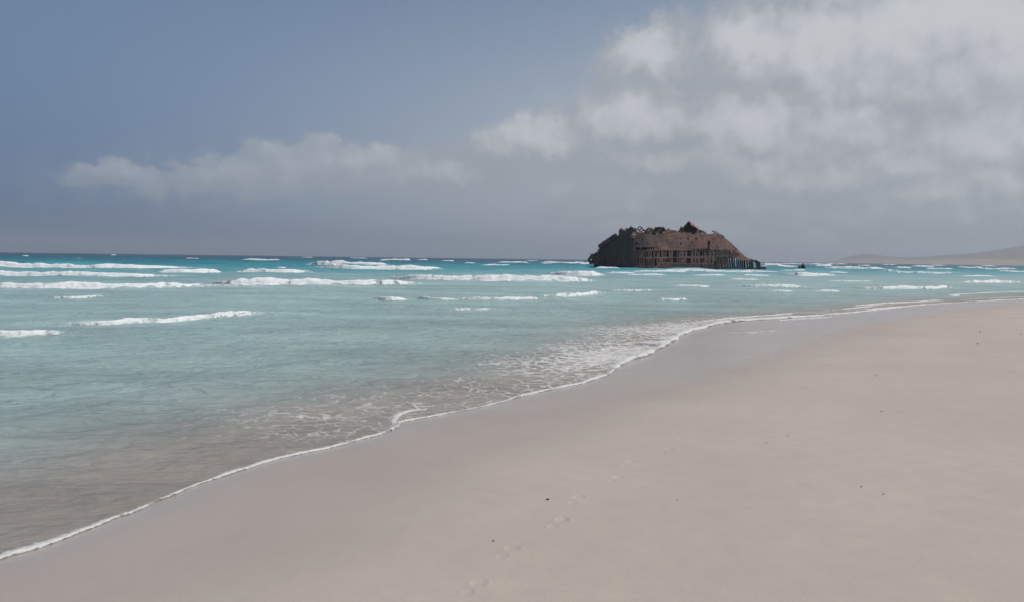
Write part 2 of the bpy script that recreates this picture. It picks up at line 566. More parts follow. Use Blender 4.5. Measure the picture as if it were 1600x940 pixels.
# ------------------------------------------------------------------ breakers (px of the foot of each white front)
# name, foot points, height in px, foam length behind crest (in heights), solidity, label
BREAK = [
    ([(-160, 457), (0, 452), (60, 452.5), (125, 451), (220, 449.5), (300, 445.5), (340, 440.5)], 10.5, 6, .95, 'long white breaker reaching in from the frame edge, nearest of the big surf lines'),
    ([(336, 445), (360, 448), (450, 446), (575, 443.5), (646, 440)], 11, 6, .97, 'long white breaker in mid surf, starting where the nearest big surf line ends'),
    ([(612, 433), (647, 439.5), (700, 440.3), (762, 440), (850, 440), (912, 439), (922, 435)], 9.5, 6, .97, 'long white breaker that ends just short of the wreck'),
    ([(855, 428), (890, 433), (925, 434), (944, 430)], 9, 5, .9, 'short tall burst of surf just before the dark end of the wreck'),
    ([(-160, 436), (0, 432), (80, 432), (156, 432), (225, 431), (260, 427.5)], 8.5, 5, .97, 'second surf line out at the frame edge, thick and white'),
    ([(252, 428), (280, 428), (320, 427), (346, 423)], 9.5, 5, .93, 'rounded white surf end right of the second line out'),
    ([(-160, 424), (5, 421), (80, 421), (156, 420.5), (230, 419), (290, 415.5)], 8, 5, .88, 'farthest of the three big surf lines at the frame edge'),
    ([(372, 427), (422, 428), (455, 427.5), (482, 426)], 8.5, 4, .8, 'small peaked breaker alone between two far surf lines'),
    ([(474, 412), (520, 416), (570, 417.5), (600, 416)], 8, 4, .95, 'peaked far breaker with the highest white crest against the horizon'),
    ([(495, 418), (537, 425), (606, 423.5), (660, 422), (686, 419.5)], 7.5, 4, .92, 'far breaker with a long tail below the highest peaked crest'),
    ([(-60, 527), (0, 526.5), (53, 525.5), (84, 524), (98, 522)], 11.5, 3, .72, 'small rounded near breaker at the frame edge'),
    ([(92, 512), (156, 509.5), (250, 503), (344, 494), (400, 488.5), (434, 485)], 10, 3.2, .72, 'low slanting near breaker with a thin tapering end'),
    ([(73, 465.5), (120, 467), (164, 462)], 4.5, 3, .65, 'thin short whitecap behind the slanting near breaker'),
    ([(582, 466), (606, 471.5), (640, 468)], 6, 3, .7, 'short whitecap first in the row of low breakers mid water'),
    ([(650, 466), (687, 471.5), (714, 469.5)], 5.5, 3, .7, 'short whitecap second in the row of low breakers mid water'),
    ([(712, 468.5), (778, 471), (850, 466.5)], 5.5, 3, .72, 'longest whitecap in the row of low breakers mid water'),
    ([(848, 464), (887, 464), (948, 455)], 5.5, 3, .74, 'rising whitecap last in the row of low breakers, below the wreck'),
    ([(685, 483.5), (725, 485.5), (778, 484)], 4, 3, .5, 'faint half translucent ripple crest nearest the row of low breakers'),
    ([(950, 455), (985, 456), (1020, 453)], 4, 3, .62, 'small whitecap centred below the wreck'),
    ([(1018, 469), (1045, 471), (1076, 468)], 3.5, 3, .6, 'lone small whitecap near the foamy shore below the wreck'),
    ([(1225, 431), (1259, 434.5), (1306, 431)], 6, 4, .92, 'white breaker just in front of the small wreck fragments'),
    ([(1150, 447), (1200, 450.5), (1262, 449)], 4.5, 3, .75, 'low breaker in mid water right of the wreck'),
    ([(1328, 452), (1380, 455), (1416, 452), (1463, 449.5), (1486, 444.5)], 6, 3, .75, 'slanting breaker off the far beach, longest on that side'),
    ([(1506, 446), (1547, 442.5), (1592, 437.5)], 5, 3, .75, 'breaker rising towards the frame edge off the far beach'),
    ([(1366, 425), (1442, 427.5), (1500, 428)], 4, 3, .7, 'thin level whitecap below the distant hills'),
    ([(1290, 421), (1343, 422.5), (1382, 421)], 4.5, 3, .78, 'whitecap just beyond the small wreck fragments'),
]


def foot_line(pts):
    """crest foot in plan; far lines are straightened, since out there a pixel of height is many metres"""
    Ys = np.array([on_level(x, max(y, 396.6 + .0128 * x))[1] for x, y in pts])
    ym = np.median(Ys)
    k = min(1.0, (26.0 / ym) ** 1.3)
    W = []
    for (x, y), Yq in zip(pts, Ys):
        v = ray(x, y)
        Yd = ym + np.clip((Yq - ym) * k, -.10 * ym, .10 * ym)
        W.append((v[0] / v[1] * Yd, Yd))
    W = np.array(W)
    e0, e1 = (W[0] - W[1]), (W[-1] - W[-2])
    ln_ = .16 * np.hypot(*(W[-1] - W[0]))
    W = np.vstack([W[0] + e0 / np.hypot(*e0) * ln_, W, W[-1] + e1 / np.hypot(*e1) * ln_])
    return smooth_poly(W, 2)


def resample(P, step):
    seg = np.hypot(*np.diff(P, axis=0).T)
    s = np.concatenate([[0], np.cumsum(seg)])
    n = max(12, int(s[-1] / step))
    q = np.linspace(0, s[-1], n)
    return np.column_stack([np.interp(q, s, P[:, 0]), np.interp(q, s, P[:, 1])]), q


WAVES = []
for pts, hpx, back, sol, label in BREAK:
    P = foot_line(pts)
    Yd = P[:, 1].mean()
    WAVES.append((P, 0.88 * hpx * Yd / F_PX, back, sol, label))

rng = np.random.RandomState(5)
COMP = []
for k in range(46):
    lam = float(np.exp(rng.uniform(np.log(.8), np.log(26))))
    th = R(rng.normal(-62, 24))           # travel direction, roughly towards the beach
    COMP.append((lam, math.cos(th), math.sin(th), rng.uniform(0, 6.28), rng.uniform(.6, 1.2)))


def swell(X, Y, d, rr):
    z = np.zeros_like(X)
    off = sstep(d, 30, 120)
    nearw = sstep(d, 1.0, 14)
    cell = .004 * rr
    for lam, cx, sy, ph, a in COMP:
        amp = a * (.0035 * lam ** .85) * (nearw * .5 + 1.3 * off)
        if lam > 7:
            amp = amp * off * 1.1
        vis = sstep(lam / np.maximum(cell, 1e-3), 2.5, 6)
        s = np.sin((X * cx + Y * sy) * 6.283 / lam + ph + 1.2 * np.sin(X * .037 * cx - Y * .041 + ph))
        z += amp * vis * (s + .35 * (s * s - .5))
    return z


def wave_lift(X, Y):
    """height the breaking waves add to the sea, and the foam trailing behind them"""
    z = np.zeros_like(X)
    fo = np.zeros_like(X)
    for P, H, back, sol, _ in WAVES:
        lo, hi = P.min(0) - 14 - 8 * H, P.max(0) + 14 + 8 * H
        m = (X > lo[0]) & (X < hi[0]) & (Y > lo[1]) & (Y < hi[1])
        if not m.any():
            continue
        x, y = X[m], Y[m]
        par = np.linspace(0, 1, len(P))
        tt, (s,) = poly_dist(P, x, y, [par])
        # distance past the ends makes the wave sink
        e0, e1 = P[0] - P[1], P[-1] - P[-2]
        over = np.maximum((x - P[0, 0]) * e0[0] / np.hypot(*e0) + (y - P[0, 1]) * e0[1] / np.hypot(*e0),
                          (x - P[-1, 0]) * e1[0] / np.hypot(*e1) + (y - P[-1, 1]) * e1[1] / np.hypot(*e1))
        env = np.exp(-np.maximum(over, 0) / (1.2 + 3 * H)) * (.02 + .98 * sstep(s, 0, .3) * sstep(-s, -1, -.7))
        face = sstep(tt, 0.0, .75 * H)
        tail = np.exp(-np.maximum(tt - .75 * H, 0) / (5.5 * H))
        z[m] = np.maximum(z[m], .58 * H * env * face * tail)
        f = sol * np.exp(-np.maximum(over, 0) / 2) * sstep(tt, .3 * H, H) * np.exp(-np.maximum(tt - H * back, 0) / (4 * H + 1.2)) * .70
        fr = .55 * sol * np.exp(-np.maximum(over, 0) / 1.) * sstep(tt, -2.2 * H - .4, 0) * (tt < .3 * H)
        fo[m] = np.maximum(fo[m], np.maximum(f, fr))
    return z, fo


def sea_z(X, Y, d, bead):
    rr = np.hypot(X, Y)
    zs = sand_z(X, Y, d)
    lift, fo = wave_lift(X, Y)
    z = swell(X, Y, d, rr) + lift
    # small lapping wave running along just outside the swash
    lap = .05 * np.exp(-((d - 4.2 - .8 * np.sin(X * .5 + Y * .21)) / .55) ** 2) * sstep(Y, 2, 5) * sstep(-Y, -26, -14)
    z += lap
    rip = ((fbm(X * 2.2 + Y * .9, Y * 5.0 - X * 2, octaves=3, seed=31) - .5) * .05 + (fbm(X * 1.1 + 7, Y * 2.6 - X, octaves=2, seed=35) - .5) * .05) * np.clip(1.3 - rr / 30, 0, 1) * sstep(d, .1, 1.5)
    z += rip
    floor = zs + np.where(d < 0, -.04, 0) + .012 * sstep(d, -.02, .03) + .006 * sstep(d, .1, .6)
    z = np.where(d < .0, zs - .03 + .03 * sstep(d, -.06, 0), np.maximum(z, floor))
    return z, fo, zs


# ------------------------------------------------------------------ sea
print('sea', round(time.time() - _T0, 1))
sea_az = np.radians(np.concatenate([np.arange(-150, -42, 4.0), np.arange(-42, 42.01, 0.15), np.arange(46, 61, 4.0)]))
X, Y, Q = polar(sea_az, radii((2.5, [(20, 'mul', .0068), (50, 'add', .13), (130, 'add', .27), (270, 'add', .6), (11000, 'mul', .035)])))
d, bead, lace = shore(X, Y)
jit = (fbm(X * 2.2, Y * 2.2, octaves=3, seed=77) - .5)
d = d + jit * .10 * np.clip((Y - 3) / 14, .05, 2.0)
keep = d[Q].max(axis=1) > -.12
V = np.column_stack([X, Y])
V, Q, (d, bead, lace) = compact(V, Q[keep], [d, bead, lace])
X, Y = V[:, 0], V[:, 1]
Z, fo, zs = sea_z(X, Y, d, bead)
rr = np.hypot(X, Y)
dep = bed_depth(np.maximum(d, 0))
# water colour by distance out (depth and suspended sand)
xs = [0, .9, 1.7, 2.9, 5.4, 10, 16, 24, 36, 52, 78, 115, 180, 350, 900, 3000]
cr = [.385, .375, .345, .300, .282, .280, .282, .285, .275, .232, .125, .050, .018, .009, .008, .009]
cg = [.336, .335, .343, .357, .373, .388, .399, .407, .399, .370, .312, .250, .175, .100, .058, .042]
cb = [.280, .286, .306, .338, .361, .381, .393, .403, .401, .378, .342, .298, .220, .150, .110, .092]
ln = np.log1p(np.maximum(d, 0) * (1 + .45 * (fbm(X * .03, Y * .06, octaves=3, seed=51) - .5)))
C = np.column_stack([np.interp(ln, np.log1p(xs), c) for c in (cr, cg, cb)])
opac = 1 - np.exp(-(dep + .07) * 11.0)
bead_f = .0 * d
wash_w = 2.3
patch = fbm(X * .45 + 3, Y * .3, octaves=3, seed=61)
lace_f = lace * np.exp(-(np.maximum(d, 0) / (1.5 * wash_w)) ** 2) * (.55 + .9 * patch)
res = .40 * sstep(fbm(X * .10, Y * .22, octaves=4, seed=67), .52, .75) * sstep(d, 14, 40) * sstep(-d, -150, -80)
foam = np.clip(np.maximum.reduce([bead_f, lace_f, fo, res]), 0, 1)
me = mesh_np('sea', np.column_stack([X, Y, Z]), Q[:, ::-1])
set_attr(me, 'foam', foam)
set_attr(me, 'opac', opac)
set_attr(me, 'wcol', C, 'FLOAT_COLOR')
set_attr(me, 'dist', np.maximum(d, 0))

m, t, out = new_mat('sea_water')
pos = t.node('ShaderNodeNewGeometry').outputs['Position']
foamv, opacv, dist = t.attr('foam'), t.attr('opac'), t.attr('dist')
wc = t.attr('wcol', 'Color')
b1 = t.noise(t.scaled(pos, (.8, 1.6, 1)), 1.3, 3, .62, .4)
b2 = t.noise(t.scaled(pos, (.8, 1.9, 1)), 6.0, 3, .6, .3)
b3 = t.noise(t.scaled(pos, (.35, .8, 1)), .35, 3, .6)
amp = t.step(dist, 0.0, 6.0, .7, 1.0)
far = t.step(dist, 60.0, 240.0)
nrm = t.bump(b2, t.math('MULTIPLY', amp, .7), .07)
nrm = t.bump(b1, t.math('MULTIPLY', amp, .9), .30, nrm)
nrm = t.bump(b3, far, 1.1, nrm)
mottle = t.noise(t.scaled(pos, (.25, .7, 1)), .5, 6, .62)
wc = t.mix(1.0, wc, t.step(mottle, .25, .75, .80, 1.16), 'MULTIPLY')
scat = t.node('ShaderNodeBsdfDiffuse')
t.put(scat.inputs[0], wc)
t.put(scat.inputs['Normal'], nrm)
trn = t.node('ShaderNodeBsdfTransparent')
t.put(trn.inputs[0], (.93, .97, .96))
body = t.node('ShaderNodeMixShader')
t.put(body.inputs[0], opacv)
t.l.new(trn.outputs[0], body.inputs[1])
t.l.new(scat.outputs[0], body.inputs[2])
gl = t.node('ShaderNodeBsdfGlossy')
t.put(gl.inputs['Color'], (1, 1, 1))
t.put(gl.inputs['Roughness'], t.step(dist, 0.0, 80.0, .10, .30))
t.put(gl.inputs['Normal'], nrm)
fr = t.node('ShaderNodeFresnel')
fr.inputs[0].default_value = 1.333
t.put(fr.inputs['Normal'], nrm)
frc = t.math('MINIMUM', fr.outputs[0], t.step(dist, 1.0, 120.0, .22, .23))
wat = t.node('ShaderNodeMixShader')
t.put(wat.inputs[0], frc)
t.l.new(body.outputs[0], wat.inputs[1])
t.l.new(gl.outputs[0], wat.inputs[2])
# foam web
wv = t.vmath('ADD', pos, t.vmath('MULTIPLY', t.noise(pos, 2.5, 4, .6, color=True), (.55, .55, 0)))
vor = t.node('ShaderNodeTexVoronoi', feature='DISTANCE_TO_EDGE')
t.put(vor.inputs['Vector'], wv)
vor.inputs['Scale'].default_value = 4.2
web = t.step(vor.outputs['Distance'], .16, .0)
fn = t.noise(t.scaled(pos, (1, 1.4, 1)), 5.5, 8, .68, .5)
fn2 = t.noise(t.scaled(pos, (.5, 1.1, 1)), 1.6, 4, .6)
tex = t.math('ADD', t.math('MULTIPLY', web, .26), t.math('ADD', t.math('MULTIPLY', fn, .62), t.math('MULTIPLY', fn2, .38)))
thr = t.math('MULTIPLY_ADD', foamv, -.78, 1.0)
fm = t.math('MULTIPLY', t.step(t.math('SUBTRACT', tex, thr), -.06, .30), .85)
fmd = t.node('ShaderNodeBsdfDiffuse')
t.put(fmd.inputs[0], (.62, .61, .60))
t.put(fmd.inputs['Normal'], t.bump(fn, .6, .05))
fin = t.node('ShaderNodeMixShader')
t.put(fin.inputs[0], fm)
t.l.new(wat.outputs[0], fin.inputs[1])
t.l.new(fmd.outputs[0], fin.inputs[2])
t.l.new(fin.outputs[0], out.inputs[0])
tag(link('sea', me, m), kind='structure', label='turquoise shallow sea turning teal towards the horizon')

# ------------------------------------------------------------------ foam rollers
print('breakers', round(time.time() - _T0, 1))
m_foam, t, out = new_mat('whitewater')
pos = t.node('ShaderNodeNewGeometry').outputs['Position']
cov = t.attr('cover')
fn = t.noise(t.scaled(pos, (1.0, 1.0, 1.8)), 3.4, 7, .72, .6)
al = t.math('MULTIPLY', t.step(t.math('SUBTRACT', t.math('ADD', cov, fn), 1.0), -.16, .30), .97)
df = t.node('ShaderNodeBsdfDiffuse')
t.put(df.inputs[0], t.mix(t.step(fn, .34, .64), (.56, .605, .615), (.74, .745, .75)))
t.put(df.inputs['Normal'], t.bump(fn, .55, .14))
tr = t.node('ShaderNodeBsdfTransparent')
mx = t.node('ShaderNodeMixShader')
t.put(mx.inputs[0], al)
t.l.new(tr.outputs[0], mx.inputs[1])
t.l.new(df.outputs[0], mx.inputs[2])
t.l.new(mx.outputs[0], out.inputs[0])


def roller(name, P, H, back, sol, seed, mat):
    step = max(.05, .22 * H)
    L, s = resample(P, step)
    n = len(L)
    T = np.gradient(L, axis=0)
    T /= np.hypot(T[:, 0], T[:, 1])[:, None]
    N = np.column_stack([-T[:, 1], T[:, 0]])
    N *= np.where(N[:, 1:2] < 0, -1, 1)
    sn = s / s[-1]
    endw = .30 if H * 12 < s[-1] else .45
    env = sstep(sn, 0, endw) * sstep(-sn, -1, -(1 - endw))
    hv = H * (.10 + .90 * env) * np.clip(.30 + 1.3 * fbm(s / (11 * H) + seed, s * 0 + .5, octaves=5, seed=seed, gain=.62), .4, 1.3)
    toe = (fbm(s / (6 * H), s * 0 + 9.5, octaves=4, seed=seed + 3) - .5) * 1.6 * H
    # cross-section (t/H behind foot, z/H, cover)
    B = back
    prof = np.array([(-.30, -.10, 0), (-.18, .02, .55), (-.05, .12, .92), (.05, .32, 1), (.13, .52, 1), (.24, .72, 1), (.38, .88, 1), (.56, .98, 1), (.78, 1.0, 1), (1.05, .96, .95),
                     (1.4, .90, .9), (1.8, .83, .82), (2.3, .76, .74), (2.9, .68, .66), (3.6, .60, .56), (4.4, .52, .45), (5.4, .43, .32), (6.6, .34, .2), (8.0, .26, .05)])
    sc = B / 6.0
    pt = np.where(prof[:, 0] > .8, .8 + (prof[:, 0] - .8) * sc, prof[:, 0])
    k = len(prof)
    tx = toe[:, None] + pt[None] * hv[:, None]
    X = L[:, :1] + N[:, :1] * tx
    Y = L[:, 1:] + N[:, 1:] * tx
    Zp = prof[None, :, 1] * hv[:, None]
    f = 1 / (1.4 * H)
    nz = fbm(X * f, Y * f, Zp * f, 4, seed + 9, .66) - .5
    amp = .60 * hv[:, None] * np.clip(prof[None, :, 1] * 1.3, .1, 1)
    Zp = Zp + nz * amp
    push = (fbm(X * f + 31, Y * f, Zp * f + 9, 3, seed + 19) - .5) * .5 * hv[:, None]
    X, Y = X + N[:, :1] * push, Y + N[:, 1:] * push
    xf, yf = X.ravel(), Y.ravel()
    d, bead, lace = shore(xf, yf)
    base = swell(xf, yf, d, np.hypot(xf, yf)).reshape(n, k)
    lift = wave_lift(xf, yf)[0].reshape(n, k)
    Z = np.maximum(base + Zp, base + lift + .03 * H + nz * .16 * H * (prof[None, :, 2] > .1))
    Z[:, 0] -= .1 * H
    cover = prof[None, :, 2] * np.ones((n, 1)) * (sol + .12) * (.15 + .85 * env[:, None] ** .7)
    strk = fbm(X / (2.2 * H), Y / (3 * H), octaves=4, seed=seed + 29, gain=.65)
    cover = np.clip(cover * (.15 + 1.7 * strk), 0, 1.05)
    cover = np.where(prof[None, :, 0] < 1.0, np.maximum(cover, prof[None, :, 2] * sol * (env ** .6)[:, None] * (.28 + 1.1 * strk)), cover)
    V = np.column_stack([xf, yf, Z.ravel()])
    i, j = np.meshgrid(np.arange(n - 1), np.arange(k - 1), indexing='ij')
    a = (i * k + j).ravel()
    Qr = np.column_stack([a, a + k, a + k + 1, a + 1])
    return V, Qr, cover.ravel()


for i, (P, H, back, sol, label) in enumerate(WAVES):
    V, Qr, cv = roller('w', P, H, back, sol, 100 + 37 * i, m_foam)
    me = mesh_np('breaking_wave', V, Qr)
    set_attr(me, 'cover', cv)
    o = link('breaking_wave', me, m_foam)
    tag(o, label, 'wave', 'white breakers rolling in towards the beach')

# the thin foam rim of the last swash, following the water's edge
m_rim, t, out = new_mat('swash_foam')
pos = t.node('ShaderNodeNewGeometry').outputs['Position']
cov = t.attr('cover')
fn = t.noise(pos, 22, 6, .65, .4)
al = t.math('MULTIPLY', t.step(t.math('SUBTRACT', t.math('ADD', cov, fn), 1.0), -.15, .32), .94)
df = t.node('ShaderNodeBsdfDiffuse')
t.put(df.inputs[0], t.mix(t.step(fn, .3, .7), (.50, .50, .50), (.64, .63, .62)))
t.put(df.inputs['Normal'], t.bump(fn, .6, .02))
tr = t.node('ShaderNodeBsdfTransparent')
mx = t.node('ShaderNodeMixShader')
t.put(mx.inputs[0], al)
t.l.new(tr.outputs[0], mx.inputs[1])
t.l.new(df.outputs[0], mx.inputs[2])
t.l.new(mx.outputs[0], out.inputs[0])


def rim_strip(P, wscale, gap, seed):
    """P columns: x, y, width, (unused); a low ragged ridge of froth"""
    P = smooth_poly(P, 2)
    seg = np.hypot(*np.diff(P[:, :2], axis=0).T)
    a = np.concatenate([[0], np.cumsum(seg)])
    q = [0.0]
    while q[-1] < a[-1]:
        yy = np.interp(q[-1], a, P[:, 1])
        q.append(q[-1] + np.clip(yy * .004, .02, .2))
    q = np.array(q[:-1])
    C = [np.interp(q, a, P[:, k]) for k in range(3)]
    L = np.column_stack(C[:2])
    T = np.gradient(L, axis=0)
    T /= np.hypot(T[:, 0], T[:, 1])[:, None]
    N = np.column_stack([-T[:, 1], T[:, 0]])          # seaward
    fr = 1.1 / np.clip(L[:, 1] / 8, 1, 4)
    vary = fbm(q * fr, q * 0 + .3, octaves=5, seed=seed + 1, gain=.6)
    w = C[2] * np.clip(2.6 * (vary - .18), .12, 2.2) * wscale
    wob = (fbm(q * .9, q * 0 + 4.3, octaves=5, seed=seed + 11) - .5) * np.clip(.14 + .010 * L[:, 1], 0, .5) - .03
    prof = np.array([(-.35, -.6, 0), (-.2, .15, .55), (-.05, .6, 1), (.12, .95, 1), (.35, 1, 1), (.6, .8, .95), (.85, .6, .85), (1.15, .45, .7), (1.6, .35, .52), (2.3, .28, .3), (3.2, .2, 0)])
    k = len(prof)
    tx = wob[:, None] + prof[None, :, 0] * w[:, None]
    X, Y = L[:, :1] + N[:, :1] * tx, L[:, 1:] + N[:, 1:] * tx
    d = shore(X.ravel(), Y.ravel())[0]
    zs = sand_z(X.ravel(), Y.ravel(), d).reshape(X.shape)
    hgt = np.clip(w * .24, .004, .06)[:, None]
    n3 = fbm(X * 18, Y * 18, octaves=3, seed=seed + 21) - .5
    Z = np.maximum(zs, -.004) + .010 + hgt * prof[None, :, 1] * (1 + .9 * n3)
    Z[:, 0] = zs[:, 0] - .02
    Z[:, 1] = zs[:, 1] + .004
    low = fbm(q * .55, q * 0 + 7.7, octaves=3, seed=seed + 41)[:, None]
    cover = prof[None, :, 2] * (.45 + .9 * fbm(X * 3, Y * 3, octaves=3, seed=seed + 31) + gap * (low - .5))
    i, j = np.meshgrid(np.arange(len(q) - 1), np.arange(k - 1), indexing='ij')
    a = (i * k + j).ravel()
    return np.column_stack([X.ravel(), Y.ravel(), Z.ravel()]), np.column_stack([a, a + 1, a + k + 1, a + k]), np.clip(cover, 0, 1.1).ravel()


def swash_rim():
    main = SH[8:len(SH) - 12, :3]
    lines = [(main, .62, .5, 800)]
    # an older, broken line of froth a little way behind the edge
    T = np.gradient(main[:, :2], axis=0)
    T /= np.hypot(T[:, 0], T[:, 1])[:, None]
    N = np.column_stack([-T[:, 1], T[:, 0]])
    inner = main.copy()
    inner[:, :2] += N * (.25 + .03 * main[:, 1:2])
    lines.append((smooth_poly(inner[60::2], 1), .18, 2.8, 900))

    def px_line(pts, w):
        return np.array([(*on_level(x, y)[:2], w) for x, y in pts])
    # lap of water doubling back on itself, and froth stranded on the wet sand
    lines.append((px_line([(603, 672), (609, 664), (614, 655), (622, 647), (634, 643), (652, 640), (668, 640)], .06), .5, .9, 950))
    lines.append((px_line([(655, 641), (646, 637), (640, 632), (630, 629)], .06), .7, .5, 960))
    lines.append((px_line([(1140, 527), (1165, 528.5), (1190, 528.5), (1214, 527.5)], .10), .5, 1.6, 970))
    lines.append((px_line([(1215, 505), (1245, 503.5), (1270, 502.5), (1300, 500)], .14), .5, 1.2, 980))
    lines.append((px_line([(1330, 478), (1375, 474), (1420, 472), (1470, 469)], .3), .5, .8, 990))
    lines.append((px_line([(1480, 461), (1530, 458), (1600, 455)], .3), .5, .8, 995))
    VV, QQ, CC, off = [], [], [], 0
    for l in lines:
        V, Qr, c = rim_strip(*l)
        VV.append(V)
        QQ.append(Qr + off)
        CC.append(c)
        off += len(V)
    me = mesh_np('swash_foam', np.concatenate(VV), np.concatenate(QQ))
    set_attr(me, 'cover', np.concatenate(CC))
    tag(link('swash_foam', me, m_rim), "thin white foam rim along the water's edge", 'foam', kind='stuff')


swash_rim()

# small distant whitecaps, and wash round the wreck: too many to tell apart
CAPS = [(778, 416.5, 34, 3.6), (800, 411.5, 38, 4), (855, 414, 18, 5), (885, 411.5, 50, 4), (916, 413.5, 14, 3), (408, 407, 40, 3.2), (610, 407.5, 22, 3.2), (631, 407.5, 14, 3), (40, 400.5, 8, 2),
        (178, 399, 8, 2), (735, 412.5, 12, 2.5), (300, 405, 14, 2), (230, 402, 16, 1.6), (1288, 417.5, 18, 4), (1390, 414, 14, 3), (1411, 419.5, 18, 3.5), (1471, 421, 30, 3.5), (1214, 413, 34, 4),
        (1217, 417, 36, 4), (1256, 413, 44, 3), (1306, 413, 22, 2.4), (1225, 455, 22, 4), (1295, 455.5, 24, 4), (1491, 462.5, 12, 3.5), (1440, 417, 26, 3), (1520, 419, 30, 3), (1560, 421, 40, 3),
        (1590, 425, 40, 3), (1530, 432, 36, 2.6), (1080, 447, 34, 3), (1098, 448, 16, 3), (1165, 437, 30, 2.4), (1330, 440, 44, 2.4), (690, 414, 20, 2), (560, 404, 18, 1.6), (480, 402.5, 12, 1.6),
        (950, 420, 26, 4), (1030, 425.5, 60, 4.5), (1085, 424.5, 70, 5), (1145, 425.5, 52, 4), (1190, 425, 40, 3), (1010, 430, 40, 3), (1240, 424, 26, 2.4), (1110, 431, 34, 3), (970, 427, 30, 3), (1180, 431, 30, 2.6),
        (120, 404, 12, 1.6), (660, 407, 12, 1.8), (700, 409, 14, 1.8), (832, 408.5, 12, 1.8), (1350, 416, 14, 2.4), (1465, 413.5, 16, 2.0), (1545, 415.5, 16, 2.0), (440, 420, 10, 2), (1310, 426, 20, 2.2)]
VV, QQ, CC, off = [], [], [], 0
for i, (x, y, w, hp) in enumerate(CAPS):
    P = foot_line([(x - w * .75, y - .2), (x, y + .2), (x + w * .75, y - .3)])
    H = .72 * hp * P[:, 1].mean() / F_PX
    V, Qr, cv = roller('c', P, min(H, 1.1), 2.5, .85, 2000 + 31 * i, m_foam)
    VV.append(V)
    QQ.append(Qr + off)
    CC.append(cv)
    off += len(V)
me = mesh_np('whitecaps', np.concatenate(VV), np.concatenate(QQ))
set_attr(me, 'cover', np.concatenate(CC))
tag(link('whitecaps', me, m_foam), 'small scattered whitecaps out to the horizon and round the wreck', 'foam', kind='stuff')

# ------------------------------------------------------------------ hills
print('hills', round(time.time() - _T0, 1))


def hills():
    na, nr = 260, 90
    a = np.radians(np.linspace(17, 60, na))
    r = np.linspace(2300, 7000, nr)
    A, Rr = np.meshgrid(a, r, indexing='ij')
    X, Y = np.sin(A) * Rr, np.cos(A) * Rr
    deg = np.degrees(A)
    up = lambda x, lo, hi: sstep(x, lo, hi)
    n = fbm(X / 420 + 3, Y / 420, octaves=5, seed=211)
    n2 = fbm(X / 900 + 30, Y / 900, octaves=3, seed=223)
    # far headland, nearer ridge and the pale dune foot before it
    far = 44 * np.exp(-((Rr - 5600) / 700) ** 2) * up(deg, 20.8, 24.6) * (.62 + .7 * n)
    peak = 24 * np.exp(-((deg - 24.2) / 1.5) ** 2) * np.exp(-((Rr - 5600) / 500) ** 2)
    ridge = 120 * np.exp(-((Rr - 5000) / 800) ** 2) * up(deg, 26.0, 37) * (.55 + .8 * n2)
    dune = 19 * up(deg, 25.2, 31.5) * up(Rr, 3150 - 60 * (deg - 25), 3700 - 60 * (deg - 25)) * (.5 + .9 * n) * (1 - up(Rr, 4000, 4700))
    Z = far + peak + ridge + dune - 2.0 + 5 * up(deg, 24.5, 27) * up(Rr, 3100, 3300)
    V = np.column_stack([X.ravel(), Y.ravel(), Z.ravel()]) * 1.4
    i, j = np.meshgrid(np.arange(na - 1), np.arange(nr - 1), indexing='ij')
    q = (i * nr + j).ravel()
    me = mesh_np('hills', V, np.column_stack([q, q + nr, q + nr + 1, q + 1]))
    m, t, out = new_mat('arid_hillside')
    pos = t.node('ShaderNodeNewGeometry').outputs['Position']
    sp = t.node('ShaderNodeSeparateXYZ')
    t.put(sp.inputs[0], pos)
    n1 = t.noise(pos, .004, 6, .6)
    n2 = t.noise(pos, .02, 6, .65)
    rock = t.mix(t.step(n2, .35, .65), (.17, .135, .115), (.25, .20, .165))
    sand = t.mix(t.step(n2, .3, .7), (.42, .34, .26), (.30, .25, .18))
    f = t.step(t.math('ADD', sp.outputs[2], t.math('MULTIPLY', t.math('SUBTRACT', n1, .5), 80)), 52.0, 20.0)
    principled(t, out, t.mix(f, rock, sand), .95, None, .1)
    tag(link('hills', me, m), kind='structure', label='low hazy hills with a pale dune foot behind the bay')


hills()

# ------------------------------------------------------------------ wreck
print('wreck', round(time.time() - _T0, 1))
WY = 190.0                      # distance of the wreck's near side


def rust_mat(name, dark, mid, hot, streak=1.0):
    m, t, out = new_mat(name)
    pos = t.node('ShaderNodeNewGeometry').outputs['Position']
    n1 = t.noise(pos, .22, 6, .65)
    n2 = t.noise(t.scaled(pos, (.7, 1, 1.5)), 1.3, 7, .68)
    n3 = t.noise(t.scaled(pos, (2.2, 2.2, .22)), 1.0, 6, .65)
    c = t.mix(t.step(n1, .38, .64), mid, hot)
    c = t.mix(t.math('MULTIPLY', t.step(n3, .46, .70), .8 * streak), c, dark)
    c = t.mix(t.math('MULTIPLY', t.step(n2, .50, .68), .8), c, dark)
    n4 = t.noise(pos, .55, 5, .7)
    c = t.mix(t.math('MULTIPLY', t.step(n4, .50, .66), .55), c, dark)
    sp = t.node('ShaderNodeSeparateXYZ')
    t.put(sp.inputs[0], pos)
    tide = t.step(t.math('ADD', sp.outputs[2], t.math('MULTIPLY', n2, .6)), .85, .35)
    c = t.mix(t.math('MULTIPLY', tide, .6), c, (.05, .045, .035))
    principled(t, out, c, .85, t.bump(n2, .7, .15), .25)
    return m


